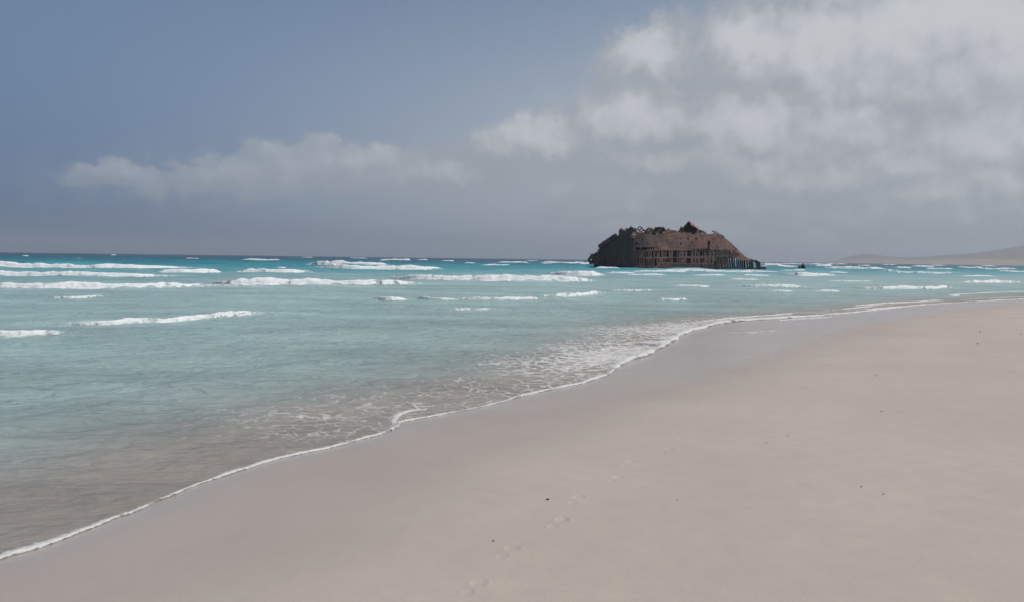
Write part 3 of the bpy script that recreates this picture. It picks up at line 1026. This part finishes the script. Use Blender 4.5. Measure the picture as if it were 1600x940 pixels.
M_RUST = rust_mat('rusted_plating', (.080, .054, .050), (.235, .132, .118), (.300, .150, .114), .12)
M_BOW = rust_mat('shaded_plating', (.036, .031, .032), (.085, .060, .056), (.125, .075, .062))  # darker copy of the rust, shade of the broken end put into its colour
M_RIB = rust_mat('rusted_frames', (.09, .07, .062), (.25, .18, .155), (.30, .20, .165), .3)
M_PALE = rust_mat('scaled_stringer', (.12, .09, .08), (.24, .18, .16), (.29, .22, .19), .4)
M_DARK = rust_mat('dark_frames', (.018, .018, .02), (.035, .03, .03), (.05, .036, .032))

wreck = link('shipwreck', None)
wreck.location = (0, 0, 0)
wreck.location = tuple(at_depth(1055, 421, WY + 6)[:2]) + (0,)
tag(wreck, 'large rusted broken hull of a shipwreck standing in the surf', 'shipwreck')
WLOC = Vector(wreck.location)


def wpart(name, me, mat, parent=None):
    """link a mesh given in world coordinates under the wreck"""
    o = link(name, me, mat)
    o.parent = parent or wreck
    o.matrix_parent_inverse = Matrix.Translation(-WLOC)
    return o


class Face:
    """an upright surface through point O along unit direction U; bend(u, z) pushes it along its outward normal"""

    def __init__(self, O, U, bend=None):
        self.O, self.U = np.array(O, float), np.array([U[0], U[1], 0.]) / np.hypot(U[0], U[1])
        self.N = np.array([self.U[1], -self.U[0], 0.])
        self.bend = bend or (lambda u, z: u * 0)

    def uv(self, px, py):
        v = ray(px, py)
        c = np.array([0, 0, CAM_H])
        k = np.dot(self.O - c, self.N) / np.dot(v, self.N)
        p = c + v * k
        return float(np.dot(p - self.O, self.U)), float(p[2])

    def poly(self, pts):
        return np.array([self.uv(x, y) for x, y in pts])

    def pos(self, u, z, off=0):
        u, z = np.asarray(u, float), np.asarray(z, float)
        b = self.bend(u, z) + off
        return np.stack([self.O[0] + self.U[0] * u + self.N[0] * b, self.O[1] + self.U[1] * u + self.N[1] * b, z], -1)


def in_poly(P, x, y):
    c = np.zeros(x.shape, bool)
    j = len(P) - 1
    for i in range(len(P)):
        xi, yi, xj, yj = *P[i], *P[j]
        if yi != yj:
            c ^= ((yi > y) != (yj > y)) & (x < (xj - xi) * (y - yi) / (yj - yi) + xi)
        j = i
    return c


def plating(name, face, outline, holes, mat, cell=.13, plate=None, dent=.10, thick=.07, seed=0, rag=.12, eat=0.0, low_mat=None):
    """sheet metal cut to an outline (metres on the face) with rusted-through holes; split into separate plates when plate=(w, [z breaks])"""
    o = np.asarray(outline)
    u0, z0 = o.min(0)
    u1, z1 = o.max(0)
    nu, nz = int((u1 - u0) / cell) + 2, int((z1 - z0) / cell) + 2
    us, zs = u0 + np.arange(nu + 1) * cell, z0 + np.arange(nz + 1) * cell
    UC, ZC = np.meshgrid(us[:-1] + cell / 2, zs[:-1] + cell / 2, indexing='ij')
    j1 = (fbm(UC * 1.4, ZC * 1.4, octaves=3, seed=seed + 1) - .5) * 4 * rag
    j2 = (fbm(UC * 1.4 + 40, ZC * 1.4, octaves=3, seed=seed + 2) - .5) * 4 * rag
    solid = in_poly(o, UC + j1, ZC + j2)
    for h in holes:
        if callable(h):
            solid &= ~h(UC, ZC)
        else:
            solid &= ~in_poly(np.asarray(h), UC + j1 * .5, ZC + j2 * .5)
    if eat:
        solid &= fbm(UC * .9 + 7, ZC * .9, octaves=4, seed=seed + 5) > eat
    if plate:
        pw, zb = plate
        row = np.digitize(ZC, zb)
        pid = row * 1000 + np.floor((UC + (row % 2) * pw * .45) / pw).astype(int) + 100
    else:
        pid = np.zeros(UC.shape, int)
    UG, ZG = np.meshgrid(us, zs, indexing='ij')
    dn = (fbm(UG * .45, ZG * .45, octaves=4, seed=seed + 7) - .5) * dent * 2 + (fbm(UG * 2, ZG * 2, octaves=2, seed=seed + 8) - .5) * dent * .5
    jx = (vnoise(UG * 9, ZG * 9, seed=seed + 11) - .5) * cell * .7
    jz = (vnoise(UG * 9 + 50, ZG * 9, seed=seed + 12) - .5) * cell * .7
    objs = []
    nzv = nz + 1
    # every connected scrap of a plate is a piece of its own; crumbs fall off
    comp = np.zeros(solid.shape, int)
    nxt = 0
    for i0, j0 in zip(*np.nonzero(solid)):
        if comp[i0, j0]:
            continue
        nxt += 1
        comp[i0, j0] = nxt
        stack, cells = [(i0, j0)], []
        while stack:
            i, j = stack.pop()
            cells.append((i, j))
            for i2, j2 in ((i + 1, j), (i - 1, j), (i, j + 1), (i, j - 1)):
                if 0 <= i2 < nu and 0 <= j2 < nz and solid[i2, j2] and not comp[i2, j2] and pid[i2, j2] == pid[i0, j0]:
                    comp[i2, j2] = nxt
                    stack.append((i2, j2))
        if len(cells) < 7:
            for c in cells:
                solid[c] = False
    for q in np.unique(comp[solid]):
        I, J = np.nonzero(solid & (comp == q))
        p = int(pid[I[0], J[0]])
        a = I * nzv + J
        Qp = np.column_stack([a, a + nzv, a + nzv + 1, a + 1])
        lap = ((p * 7919) % 11 - 5) * .008
        W = face.pos((UG + jx).ravel(), (ZG + jz).ravel(), (dn + lap).ravel())
        V, Qc, _ = compact(W, Qp, [])
        me = mesh_np(name, V, Qc, False)
        ob = wpart(name, me, low_mat if low_mat and p < 1000 else mat)
        s = ob.modifiers.new('thickness', 'SOLIDIFY')
        s.thickness = thick
        s.offset = -1
        objs.append(ob)
    return objs


def beam_mesh(a, b, w, hgt, twist=0.0, bow=0.0):
    """a rolled section between two points, slightly bowed: web with two flanges"""
    a, b = Vector(a), Vector(b)
    ax = (b - a).normalized()
    ref = Vector((0, 1, 0)) if abs(ax.y) < .9 else Vector((1, 0, 0))
    s = ax.cross(ref).normalized()
    f = ax.cross(s).normalized()
    if twist:
        q = Matrix.Rotation(twist, 3, ax)
        s, f = q @ s, q @ f
    prof = [(-w, -hgt), (w, -hgt), (w, -hgt * .7), (w * .25, -hgt * .7), (w * .25, hgt * .7), (w, hgt * .7), (w, hgt), (-w, hgt), (-w, hgt * .7), (-w * .25, hgt * .7), (-w * .25, -hgt * .7), (-w, -hgt * .7)]
    bm = bmesh.new()
    rings = []
    for k in range(5):
        t_ = k / 4
        c = a.lerp(b, t_) + s * bow * math.sin(t_ * math.pi)
        rings.append([bm.verts.new(c + s * x + f * y) for x, y in prof])
    n = len(prof)
    for r0, r1 in zip(rings, rings[1:]):
        for i in range(n):
            bm.faces.new((r0[i], r0[(i + 1) % n], r1[(i + 1) % n], r1[i]))
    bm.faces.new(rings[0][::-1])
    bm.faces.new(rings[-1])
    bmesh.ops.recalc_face_normals(bm, faces=bm.faces)
    me = bpy.data.meshes.new('beam')
    bm.to_mesh(me)
    bm.free()
    return me


corner = at_depth(991, 421, WY)


def side_bend(u, z):
    e = np.maximum(u - 19.0, 0)
    return -(e / 11.0) ** 2 * 3.2 - .05 * np.maximum(2.0 - z, 0) ** 2 - 1.1 * np.exp(-(np.maximum(u, 0) / 2.0) ** 2)


SIDE = Face((corner[0], corner[1], 0), (1, -.015), side_bend)
END = Face((corner[0] - .03, corner[1] + 1.1, 0), (.70, -.71), lambda u, z: .6 * np.sin(np.clip(-u / 15, 0, 1) * math.pi) - .03 * np.maximum(3 - z, 0) ** 2)

ROWS = [SIDE.uv(1050, y)[1] for y in (412, 403, 391.5, 379)]
hull_out = SIDE.poly([(991, 424), (991, 366), (994, 363), (998, 366.5), (1004, 364), (1008, 368.5), (1016, 366), (1022, 369), (1030, 365), (1036, 367.5), (1042, 364), (1050, 365.5), (1056, 362.8), (1066, 364.5), (1072, 362.5), (1076, 365.5), (1090, 365), (1098, 367.5), (1108, 365.5), (1117, 366.5), (1126, 367.5), (1131, 371), (1145, 382),
                      (1156, 391), (1166, 400), (1172, 403), (1184, 406.5), (1184, 408.5), (1172, 407), (1160, 406), (1148, 404), (1140, 408), (1131, 405), (1127, 403), (1118, 402), (1117, 412), (1116, 424)])


def band(x0, x1, y0, y1, keep_frac, seed):
    a, b = SIDE.uv(x0, y1), SIDE.uv(x1, y0)

    def f(u, z):
        n = fbm(u * 1.15, z * .34 + seed, octaves=4, seed=seed, gain=.62)
        e = (fbm(u * 2, z * 2, octaves=2, seed=seed + 4) - .5) * .5
        return (u + e * .4 > a[0]) & (u + e * .4 < b[0]) & (z + e * .35 > a[1]) & (z + e * .35 < b[1]) & (n > keep_frac)
    return f


def spot(x, y, w, h):
    return SIDE.poly([(x - w / 2, y - h / 2), (x + w / 2, y - h / 2), (x + w / 2, y + h / 2), (x - w / 2, y + h / 2)])


side_holes = [band(992, 1062, 392.3, 401, .40, 11), band(1060, 1084, 391.5, 400.8, .43, 12), band(1080, 1109, 389.5, 400.6, .33, 13), band(1108, 1145, 390.5, 399, .38, 14),
              band(992, 1026, 404.6, 415.5, .38, 15), band(1024, 1044, 404.8, 409.5, .42, 16), band(1044, 1118, 404.6, 410.8, .42, 17), band(1118, 1150, 401.5, 420, .2, 18),
              band(992, 1012, 387, 391, .42, 19)]
side_holes += [spot(x, 388.4, 2.3, 4.2) for x in (1011, 1014.5, 1018, 1021.6)]
side_holes += [spot(1062.5, 373, 2, 2), spot(1075, 373, 2.2, 2.4), spot(1088, 373, 2.2, 2.2), spot(1064, 381, 2.4, 3.6), spot(1107, 379.5, 4.6, 5), spot(1107, 386, 2, 6), spot(1005, 374.5, 2, 2.2),
               spot(996.5, 380, 1.8, 5), spot(1098, 372, 1.4, 2), spot(1043, 380, 1.2, 1.4), spot(1096, 417, 2, 4)]
plating('hull_plate', SIDE, hull_out, side_holes, M_RUST, plate=(5.2, ROWS), seed=300, low_mat=rust_mat('orange_rust', (.08, .05, .04), (.215, .112, .082), (.29, .145, .092), .5))

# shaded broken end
end_out = END.poly([(992.2, 424), (992, 361), (988, 358), (984, 361), (979, 361), (978, 363), (969.5, 362), (969, 368), (961, 367), (948, 376), (935, 384), (938, 388.5), (934, 391.5), (937.5, 393.5), (925, 398.5), (918, 404.5),
                    (919.5, 409), (921.5, 413), (921.5, 424)])


def espot(x, y, w, h):
    return END.poly([(x - w / 2, y - h / 2), (x + w / 2, y - h / 2), (x + w / 2, y + h / 2), (x - w / 2, y + h / 2)])


end_holes = [espot(924.8, 406.5, 2.4, 3.0), espot(931.8, 406.3, 2.4, 3.2), espot(938.6, 406.3, 2.4, 2.2), espot(924, 414.5, 3.9, 3.5), espot(927, 414.6, 2.1, 4.3), espot(930.5, 413.8, 2.1, 2.4), espot(933.6, 412.4, 2.1, 2.4),
             espot(986, 379, 2.4, 6), espot(964, 406, 2.4, 7), espot(973, 373, 2, 2)]
END_ROWS = [END.uv(955, y)[1] for y in (410, 399, 387, 376)]
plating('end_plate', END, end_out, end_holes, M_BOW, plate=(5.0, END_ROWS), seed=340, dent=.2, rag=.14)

# long straight slab of deck leaning out over the broken end
slab = Face(tuple(at_depth(948, 380, WY + 5.0)), (.70, -.71))
plating('tilted_deck_slab', slab, slab.poly([(934.6, 383), (960.5, 365.4), (963, 369), (938, 388)]), [], M_BOW, thick=.8, dent=.04, rag=.03, seed=360)

# frames standing behind the missing plating
z_top, z_mid, z_low = SIDE.uv(1050, 390.8)[1], SIDE.uv(1050, 411.5)[1], -.4
RIBS = []
for z0 in (z_low, z_mid):
    for mt in (M_RIB, M_RUST, M_PALE, M_DARK):
        me = beam_mesh((0, 0, z0), (0, 0, z_top), .10, .12, 0, .05)
        me.materials.append(mt)
        RIBS.append(me)
x = 993.0
while x < 1114:
    u, _ = SIDE.uv(x, 421)
    p = SIDE.pos(np.array([u]), np.array([3.0]), np.array([-.04 + random.uniform(-.08, .06)]))[0]
    o = link('rib', RIBS[(4 if x > 1024 else 0) + random.choice((0, 0, 1, 1, 1, 1, 3))])
    o.parent = wreck
    o.location = Vector((p[0], p[1], 0)) - Vector((WLOC.x, WLOC.y, 0))
    o.rotation_euler = (random.gauss(0, .008), random.gauss(0, .022), random.gauss(0, .15))
    o.scale = (random.uniform(.55, 1.35), 1, random.uniform(.90, 1.0))
    x += 2.75 + random.uniform(-.6, .6)
# leaning frames laid bare where the side falls away
x = 1112.0
while x < 1157:
    ya = max(389.6, float(np.interp(x, (1140, 1160), (388, 399))))
    ua, za = SIDE.uv(x, ya)
    ub, zb = SIDE.uv(x + 3.4, 400.4)
    wpart('rib', beam_mesh(SIDE.pos(np.array([ua]), np.array([za]), np.array([.06]))[0], SIDE.pos(np.array([ub]), np.array([zb]), np.array([.06]))[0], .05, .10, math.pi / 2, random.uniform(-.05, .05)), random.choice((M_RIB, M_RUST, M_RUST)))
    x += random.uniform(2.7, 3.5)

# bare frames of the open end: from the sloping sheer down to the water
slope = [(1126, 386), (1131, 390), (1145, 396), (1156, 400), (1166, 402), (1172, 404), (1184, 406.5), (1190, 408), (1195, 410)]
sx, sy_ = zip(*slope)
x = 1119.0
while x < 1196:
    ytop = float(np.interp(x, sx, sy_)) + (0 if x < 1180 else random.uniform(-.6, .6))
    if 1183.5 < x < 1186.5:
        x += 2.4
        continue
    u0, z0 = SIDE.uv(x, ytop)
    u1, z1 = SIDE.uv(x + 2.8, 421.5)
    a = SIDE.pos(np.array([u0]), np.array([z0]), np.array([-.25]))[0]
    b = SIDE.pos(np.array([u1]), np.array([-.5]), np.array([-.1]))[0]
    wpart('rib', beam_mesh(a, b, random.uniform(.07, .11), .15, math.pi / 2 + random.gauss(0, .3), -.30 - random.uniform(0, .25)), M_DARK if x > 1140 else M_RIB)
    x += random.uniform(2.7, 3.5) if x < 1183 else random.uniform(2.6, 3.2)
# curved heads joining the last frames
for xa, ya, xb, yb in ((1178, 405.5, 1188, 409.5), (1187, 407, 1195, 410.5), (1189.5, 408, 1194.5, 412)):
    ua, za = SIDE.uv(xa, ya)
    ub, zb = SIDE.uv(xb, yb)
    wpart('frame_head', beam_mesh(SIDE.pos(np.array([ua]), np.array([za]), np.array([-.2]))[0], SIDE.pos(np.array([ub]), np.array([zb]), np.array([-.2]))[0], .14, .18, .2, -.15), M_DARK)

# stringers
for x0, x1, y, mat, w in ((991, 1024, 391.6, M_PALE, .06), (1024, 1112, 391.2, M_RUST, .06), (991, 1046, 402.9, M_PALE, .07), (1046, 1094, 402.4, M_RUST, .08), (1084, 1166, 400.6, M_RIB, .06), (1052, 1116, 412.2, M_RUST, .08),
                          (991, 1028, 416.4, M_RUST, .10), (1118, 1172, 408.5, M_DARK, .09)):
    n = max(2, int((x1 - x0) / 16))
    for i in range(n):
        a, b = x0 + (x1 - x0) * i / n, x0 + (x1 - x0) * (i + 1) / n
        ua, za = SIDE.uv(a, y)
        ub, zb = SIDE.uv(b - .2, y + random.uniform(-.4, .4))
        pa = SIDE.pos(np.array([ua]), np.array([za]), np.array([.02]))[0]
        pb = SIDE.pos(np.array([ub]), np.array([zb]), np.array([.02]))[0]
        wpart('stringer', beam_mesh(pa, pb, w, .10, 0, random.uniform(-.03, .03)), mat)

# sill along the waterline of the open end, running out past the last frame
sill = SIDE.poly([(1112, 425), (1116, 419.5), (1130, 418.6), (1150, 419.2), (1170, 419.4), (1185, 418.8), (1196, 419.2), (1207, 419.2), (1209, 421), (1208, 425)])
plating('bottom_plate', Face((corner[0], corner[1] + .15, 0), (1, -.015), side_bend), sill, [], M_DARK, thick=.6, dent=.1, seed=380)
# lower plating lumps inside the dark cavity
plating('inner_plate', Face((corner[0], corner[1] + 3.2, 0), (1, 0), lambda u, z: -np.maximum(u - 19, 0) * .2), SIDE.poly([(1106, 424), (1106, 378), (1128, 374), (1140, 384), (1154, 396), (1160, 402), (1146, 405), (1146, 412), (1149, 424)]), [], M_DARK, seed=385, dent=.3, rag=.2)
# bulkhead, decks and far side that close the hull
zt = SIDE.uv(1050, 367.5)[1]
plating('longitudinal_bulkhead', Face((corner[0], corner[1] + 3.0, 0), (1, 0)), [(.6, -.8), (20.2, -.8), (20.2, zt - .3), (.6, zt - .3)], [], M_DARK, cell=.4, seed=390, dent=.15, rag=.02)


def deck(name, z, x0, x1, y0, y1, mat, seed, hole=0.0):
    nx, ny = 60, 30
    X, Y = np.meshgrid(np.linspace(x0, x1, nx), np.linspace(y0, y1, ny), indexing='ij')
    Z = z + (fbm(X * .3, Y * .3, octaves=4, seed=seed) - .5) * .5
    i, j = np.meshgrid(np.arange(nx - 1), np.arange(ny - 1), indexing='ij')
    a = (i * ny + j).ravel()
    Qd = np.column_stack([a, a + ny, a + ny + 1, a + 1])
    if hole:
        cx, cy = X.ravel()[a], Y.ravel()[a]
        Qd = Qd[fbm(cx * .35, cy * .35, octaves=3, seed=seed + 3) > hole]
    V, Qd, _ = compact(np.column_stack([X.ravel(), Y.ravel(), Z.ravel()]), Qd, [])
    ob = wpart(name, mesh_np(name, V, Qd, False), mat)
    s = ob.modifiers.new('thickness', 'SOLIDIFY')
    s.thickness = .12
    s.offset = -1


cx0 = corner[0]
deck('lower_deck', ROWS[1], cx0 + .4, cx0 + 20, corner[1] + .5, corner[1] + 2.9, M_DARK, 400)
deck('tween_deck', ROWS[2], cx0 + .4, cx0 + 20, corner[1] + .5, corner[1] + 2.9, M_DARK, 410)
deck('upper_deck', zt - .25, cx0 + .3, cx0 + 20.4, corner[1] + .4, corner[1] + 11.5, M_RUST, 420, .34)
far_side = Face((corner[0], corner[1] + 12, 0), (1, 0), lambda u, z: np.maximum(u - 17, 0) ** 2 * .03)
plating('far_hull_plate', far_side, [(-8, -.8), (19.5, -.8), (19.5, zt - 1.2), (16, zt - .3), (9, zt + .1), (2, zt - .1), (-3, zt - .6), (-6, zt - 3), (-9, zt - 5)], [], M_BOW, cell=.3, plate=(5.5, [2.5, 5]), seed=430, rag=.2)


# wreckage along the top
def scrap(name, pts, Y, mat, thick=.4, dent=.35, seed=0, holes=(), U=(1, -.05), rag=.1, bend=None):
    f = Face(tuple(at_depth(pts[0][0], pts[0][1], Y)), U, bend)
    return plating(name, f, f.poly(pts), [f.poly(h) for h in holes], mat, thick=thick, dent=dent, seed=seed, rag=rag)


scrap('crumpled_plate', [(968, 369), (968.6, 361.2), (973, 360.2), (978, 360.6), (980, 369)], WY + 6, M_BOW, 1.6, .5, 501)
scrap('crumpled_plate', [(977, 369), (978.5, 359), (983, 357.2), (987, 355.6), (989.5, 358.5), (994, 361), (996, 369)], WY + 3, M_DARK, 1.2, .6, 502, [[(982, 359), (985, 358.2), (984, 360)]])
scrap('crumpled_plate', [(985, 372), (988, 363.5), (996, 362.5), (1006, 363.2), (1008, 372)], WY + 1.0, M_RUST, .4, .5, 503)
scrap('crumpled_plate', [(1006, 369), (1007, 360), (1011, 357.8), (1014, 355.6), (1017.5, 357.6), (1024, 358.4), (1022, 369)], WY + 2.6, rust_mat('lichen_stained_plate', (.06, .055, .04), (.15, .125, .08), (.19, .14, .09)), .5, .5, 504)
scrap('crumpled_plate', [(1018, 369), (1022, 360), (1024.5, 356), (1028, 355), (1033, 355), (1037, 355.6), (1039, 359), (1040, 369)], WY + 2.2, M_DARK, .7, .5, 505, [[(1030.5, 359.5), (1032, 357), (1033.6, 356.6), (1033.4, 359)]])
scrap('bulwark_plate', [(1034, 369), (1034.5, 362.5), (1040, 361.6), (1042, 357.4), (1046, 358.6), (1056, 361), (1062, 363.5), (1064, 369)], WY + .6, M_RUST, .12, .25, 506)
scrap('crumpled_plate', [(1024, 369), (1027, 361.5), (1030, 366), (1031, 369)], WY + 1.2, M_PALE, .1, .2, 507)
scrap('bulwark_plate', [(1054, 367), (1057, 363.6), (1072, 362.6), (1079, 364), (1079, 368)], WY + .4, M_RUST, .1, .2, 508)
scrap('bent_stanchion_plate', [(1115.6, 368), (1114.6, 361), (1117, 362.6), (1119.6, 362.4), (1120, 368)], WY + 1.4, M_RIB, .2, .3, 509, rag=.03)
scrap('bent_stanchion_plate', [(1121.5, 368), (1121, 364), (1123, 364.4), (1126.4, 369)], WY + 1.6, M_DARK, .2, .3, 510, rag=.03)


def house():
    """collapsed deckhouse: a bent roof sheet over a dark broken wall"""
    Y0, Y1 = WY + 4.0, WY + 9.5
    dh = link('deckhouse', None, parent=wreck)
    kids = []
    front = [(1056, 367), (1062.5, 358.5), (1065.5, 353.4 + 4), (1070, 353), (1077, 346.3), (1083, 350.5), (1090, 357), (1091, 367)]
    holes = [[(1061, 364), (1063, 361), (1064, 364)]]
    kids += scrap('wall_plate', front, Y0, M_DARK, .15, .35, 520, holes, (1, .10), .08)
    kids += scrap('wall_plate', [(1088, 367), (1089, 359), (1093, 358.6), (1104, 364), (1105.6, 367)], Y0 - .6, M_PALE, .12, .3, 521, [[(1090.5, 363), (1092.6, 361.6), (1092.6, 364.2)], [(1095, 365.4), (1096.6, 364.6), (1097, 366)]], (1, .05), .06)
    kids += scrap('wall_plate', [(1061.5, 367), (1064.8, 354.2), (1067, 356.6), (1070, 367)], Y0 - .8, M_BOW, .2, .3, 522)
    # roof sheet: ridge to eaves on the right, folded back
    r = [at_depth(1076.6, 345.8, Y0 - .3), at_depth(1079, 350.5, Y0 - 1.6), at_depth(1091, 358.2, Y0 - 1.6), at_depth(1090.6, 356.2, Y0 - .1), at_depth(1090, 356.6, Y1), at_depth(1077, 347.5, Y1)]
    bm = bmesh.new()
    vs = [bm.verts.new(p) for p in r]
    bm.faces.new((vs[0], vs[1], vs[2], vs[3]))
    bm.faces.new((vs[0], vs[3], vs[4], vs[5]))
    bmesh.ops.subdivide_edges(bm, edges=bm.edges[:], cuts=4, use_grid_fill=True)
    for v in bm.verts:
        v.co += Vector((random.gauss(0, .06), random.gauss(0, .08), random.gauss(0, .06)))
    me = bpy.data.meshes.new('deckhouse_roof')
    bm.to_mesh(me)
    bm.free()
    ob = wpart('roof_sheet', me, rust_mat('pale_red_sheet', (.10, .06, .055), (.27, .15, .13), (.34, .20, .18), .4))  # paler, redder rust than the other deckhouse sheets
    s = ob.modifiers.new('thickness', 'SOLIDIFY')
    s.thickness = .1
    for o in kids + [ob]:
        o.parent = dh
        o.matrix_parent_inverse = Matrix.Translation(-WLOC)


house()
# loose beams: ladder-like frame, broken posts and pipes
BEAMS = [(993.5, 362, 999, 354.3, 2.5), (997.5, 363, 1003, 356.2, 2.4), (999, 354.3, 1003, 356.2, 2.5), (996.5, 357.8, 1000.5, 359.6, 2.5), (1002.5, 356.5, 1007, 361.5, 2.2), (1000, 363, 1006, 359.5, 2.0),
         (980, 360, 984, 357, 3.5), (985, 359, 988.2, 355.4, 3.5), (1024, 357, 1029, 363, 1.6), (1036, 355.5, 1041, 362, 2.0), (1041, 361, 1046, 357.5, 1.0), (1058, 364, 1065, 357.5, 3.0), (1061, 362, 1064.4, 354, 3.0),
         (1091, 364, 1098, 361, 3.0), (1008, 366, 1012, 357, 2.0), (1014, 364, 1019, 356.4, 2.2), (1046, 364, 1054, 360.6, 1.5), (1125, 367, 1131, 371, .2), (1113, 361, 1116, 362, 1.4), (988, 366, 993, 360, 2.0),
         (936, 392, 933.6, 390.6, 10), (924, 399, 922.4, 396.6, 11), (1066, 358, 1071, 352, 4.2), (1020, 361, 1026, 355.5, 2.8), (1072, 366, 1082, 362.5, 2.5)]
for a, b, c, d_, dy in BEAMS:
    wpart('beam', beam_mesh(at_depth(a, b, WY + dy), at_depth(c, d_, WY + dy + random.uniform(-.5, .5)), random.uniform(.07, .11), random.uniform(.09, .14), random.uniform(0, 3), random.uniform(-.1, .1)), M_DARK)


# ---- separate fragments standing out of the water right of the hull
def fragment(pts, Y, label, seed):
    ps = [at_depth(x, y, Y) for x, y in pts]
    cx = sum(p[0] for p in ps) / len(ps)
    bm = bmesh.new()
    rg = random.Random(seed)
    prev = None
    # ridge line of torn metal, with ragged flanks in front and behind
    top = [Vector((p[0] - cx, 0, p[2])) for p in ps]
    dense = []
    for p, q in zip(top, top[1:]):
        for i in range(3):
            dense.append(p.lerp(q, i / 3))
    dense.append(top[-1])
    rows = []
    for p in dense:
        hgt = max(p.z * 1.25 + .12, .05)
        rows.append([bm.verts.new((p.x + rg.gauss(0, .04), -(.9 * hgt + .15) * f + rg.gauss(0, .08), (hgt * g if g >= 0 else -.5) + rg.gauss(0, .05) * (0 < g < 1))) for f, g in
                     ((1.0, -1), (.62, .3), (.28, .66), (0, 1.0), (-.3, .72), (-.6, .35), (-1.0, -1))])
    for r0, r1 in zip(rows, rows[1:]):
        for i in range(6):
            bm.faces.new((r0[i], r1[i], r1[i + 1], r0[i + 1]))
    bmesh.ops.recalc_face_normals(bm, faces=bm.faces)
    me = bpy.data.meshes.new('wreck_fragment')
    bm.to_mesh(me)
    bm.free()
    o = link('wreck_fragment', me, M_DARK, loc=(cx, Y, 0))
    tag(o, label, 'wreckage', 'broken pieces of wreck beside the hull')


fragment([(1246.5, 423), (1247.6, 418.6), (1250, 417.2), (1252.2, 418), (1253.6, 417), (1254.4, 413.2), (1255.4, 416.4), (1257, 417.4), (1259, 419.4), (1260.6, 421), (1261, 423)], 203, 'largest dark peaked fragment standing in the sea right of the hull', 1)
fragment([(1243.6, 423.2), (1244.4, 420.8), (1246, 420.4), (1247, 421), (1247.6, 423)], 201, 'small dark fragment touching the foot of the peaked one', 2)
fragment([(1239.6, 423), (1240, 421), (1241, 420), (1242, 421.4), (1242.4, 423)], 201, 'small dark pointed fragment second from the peaked one', 3)
fragment([(1230, 423.2), (1231, 421.4), (1233, 420.8), (1234.4, 421.6), (1235, 423.2)], 201, 'low dark fragment midway between hull and peaked piece', 4)
fragment([(1223.4, 423.6), (1224.4, 422), (1226.4, 421.8), (1227, 423.6)], 201, 'smallest low dark fragment nearest the hull end', 5)

# ------------------------------------------------------------------ dark scraps lying on the sand
print('bits', round(time.time() - _T0, 1))
m_bit, t, out = new_mat('dark_seaweed_scrap')
pos = t.node('ShaderNodeNewGeometry').outputs['Position']
principled(t, out, t.mix(t.noise(pos, 60, 4), (.018, .014, .012), (.06, .045, .035)), .8, None, .3)
BITS = [(856, 779.5, 6, 2.6, 'dark elongated scrap on the sand above the footprint trail'), (771, 845, 5, 3.4, 'dark round pebble on the sand beside the lowest footprints'),
        (1346, 760, 4, 2.6, 'small dark pebble, first of a close pair on dry sand'), (1380, 771.5, 3.4, 2.6, 'small dark pebble, lower one of a close pair on dry sand'),
        (1528, 536.5, 4, 1.8, 'dark pebble high on the beach near the frame edge, lower of two'), (1531.5, 518, 3.4, 1.6, 'dark pebble high on the beach near the frame edge, upper of two'),
        (1595, 521.5, 3, 1.4, 'tiny dark pebble at the very edge of the frame'), (1231, 680.5, 2.6, 1.8, 'tiny dark pebble alone in the middle of the dry sand'),
        (1378, 642.5, 4, 1.4, 'thin dark scrap on the sand right of the distant footprints'), (1368, 586.5, 3, 1.4, 'tiny dark scrap beside the far end of the footprint trail'),
        (1197, 692, 2.4, 1.6, 'tiny faint pebble, below and left of another on mid sand'), (1058, 781, 3, 1.4, 'tiny faint scrap on the sand right of the footprints')]
for i, (x, y, w, h_, label) in enumerate(BITS):
    p = pt_on_sand(x, y)
    rng_m = p[1] / F_PX
    bm = bmesh.new()
    bmesh.ops.create_icosphere(bm, subdivisions=2, radius=1)
    rg = random.Random(40 + i)
    ph = [rg.uniform(0, 6) for _ in range(6)]
    for v in bm.verts:
        c = v.co
        k = 1 + .22 * math.sin(3 * c.x + ph[0]) + .18 * math.sin(4 * c.y + ph[1]) + .14 * math.sin(5 * c.z + 2 * c.x + ph[2])
        v.co = c * k
        v.co.x *= w * rng_m * .42
        v.co.y *= w * rng_m * .34
        v.co.z *= h_ * rng_m * .36
        v.co.x += .25 * v.co.y
    me = bpy.data.meshes.new('pebble')
    bm.to_mesh(me)
    bm.free()
    for f in me.polygons:
        f.use_smooth = True
    o = link('pebble', me, m_bit, loc=(p[0], p[1], p[2] + h_ * rng_m * .22))
    o.rotation_euler = (0, 0, rg.uniform(-.4, .4))
    tag(o, label, 'pebble', 'dark bits scattered on the sand')

# ------------------------------------------------------------------ air
bm = bmesh.new()
bmesh.ops.create_cube(bm, size=1)
for v in bm.verts:
    v.co = Vector((v.co.x * 30000, v.co.y * 34000, -7.5 if v.co.z < 0 else 270))
me = bpy.data.meshes.new('haze')
bm.to_mesh(me)
bm.free()
m, t, out = new_mat('sea_haze')
pv = t.node('ShaderNodeVolumePrincipled')
pv.inputs['Color'].default_value = (.85, .93, 1.0, 1)
pv.inputs['Density'].default_value = .00018
pv.inputs['Anisotropy'].default_value = .36
t.l.new(pv.outputs[0], out.inputs['Volume'])
tag(link('haze', me, m), 'thin dusty sea haze', 'haze', kind='stuff')
print('tris', sum(len(o.data.polygons) * 2 for o in COL.objects if o.type == 'MESH'))
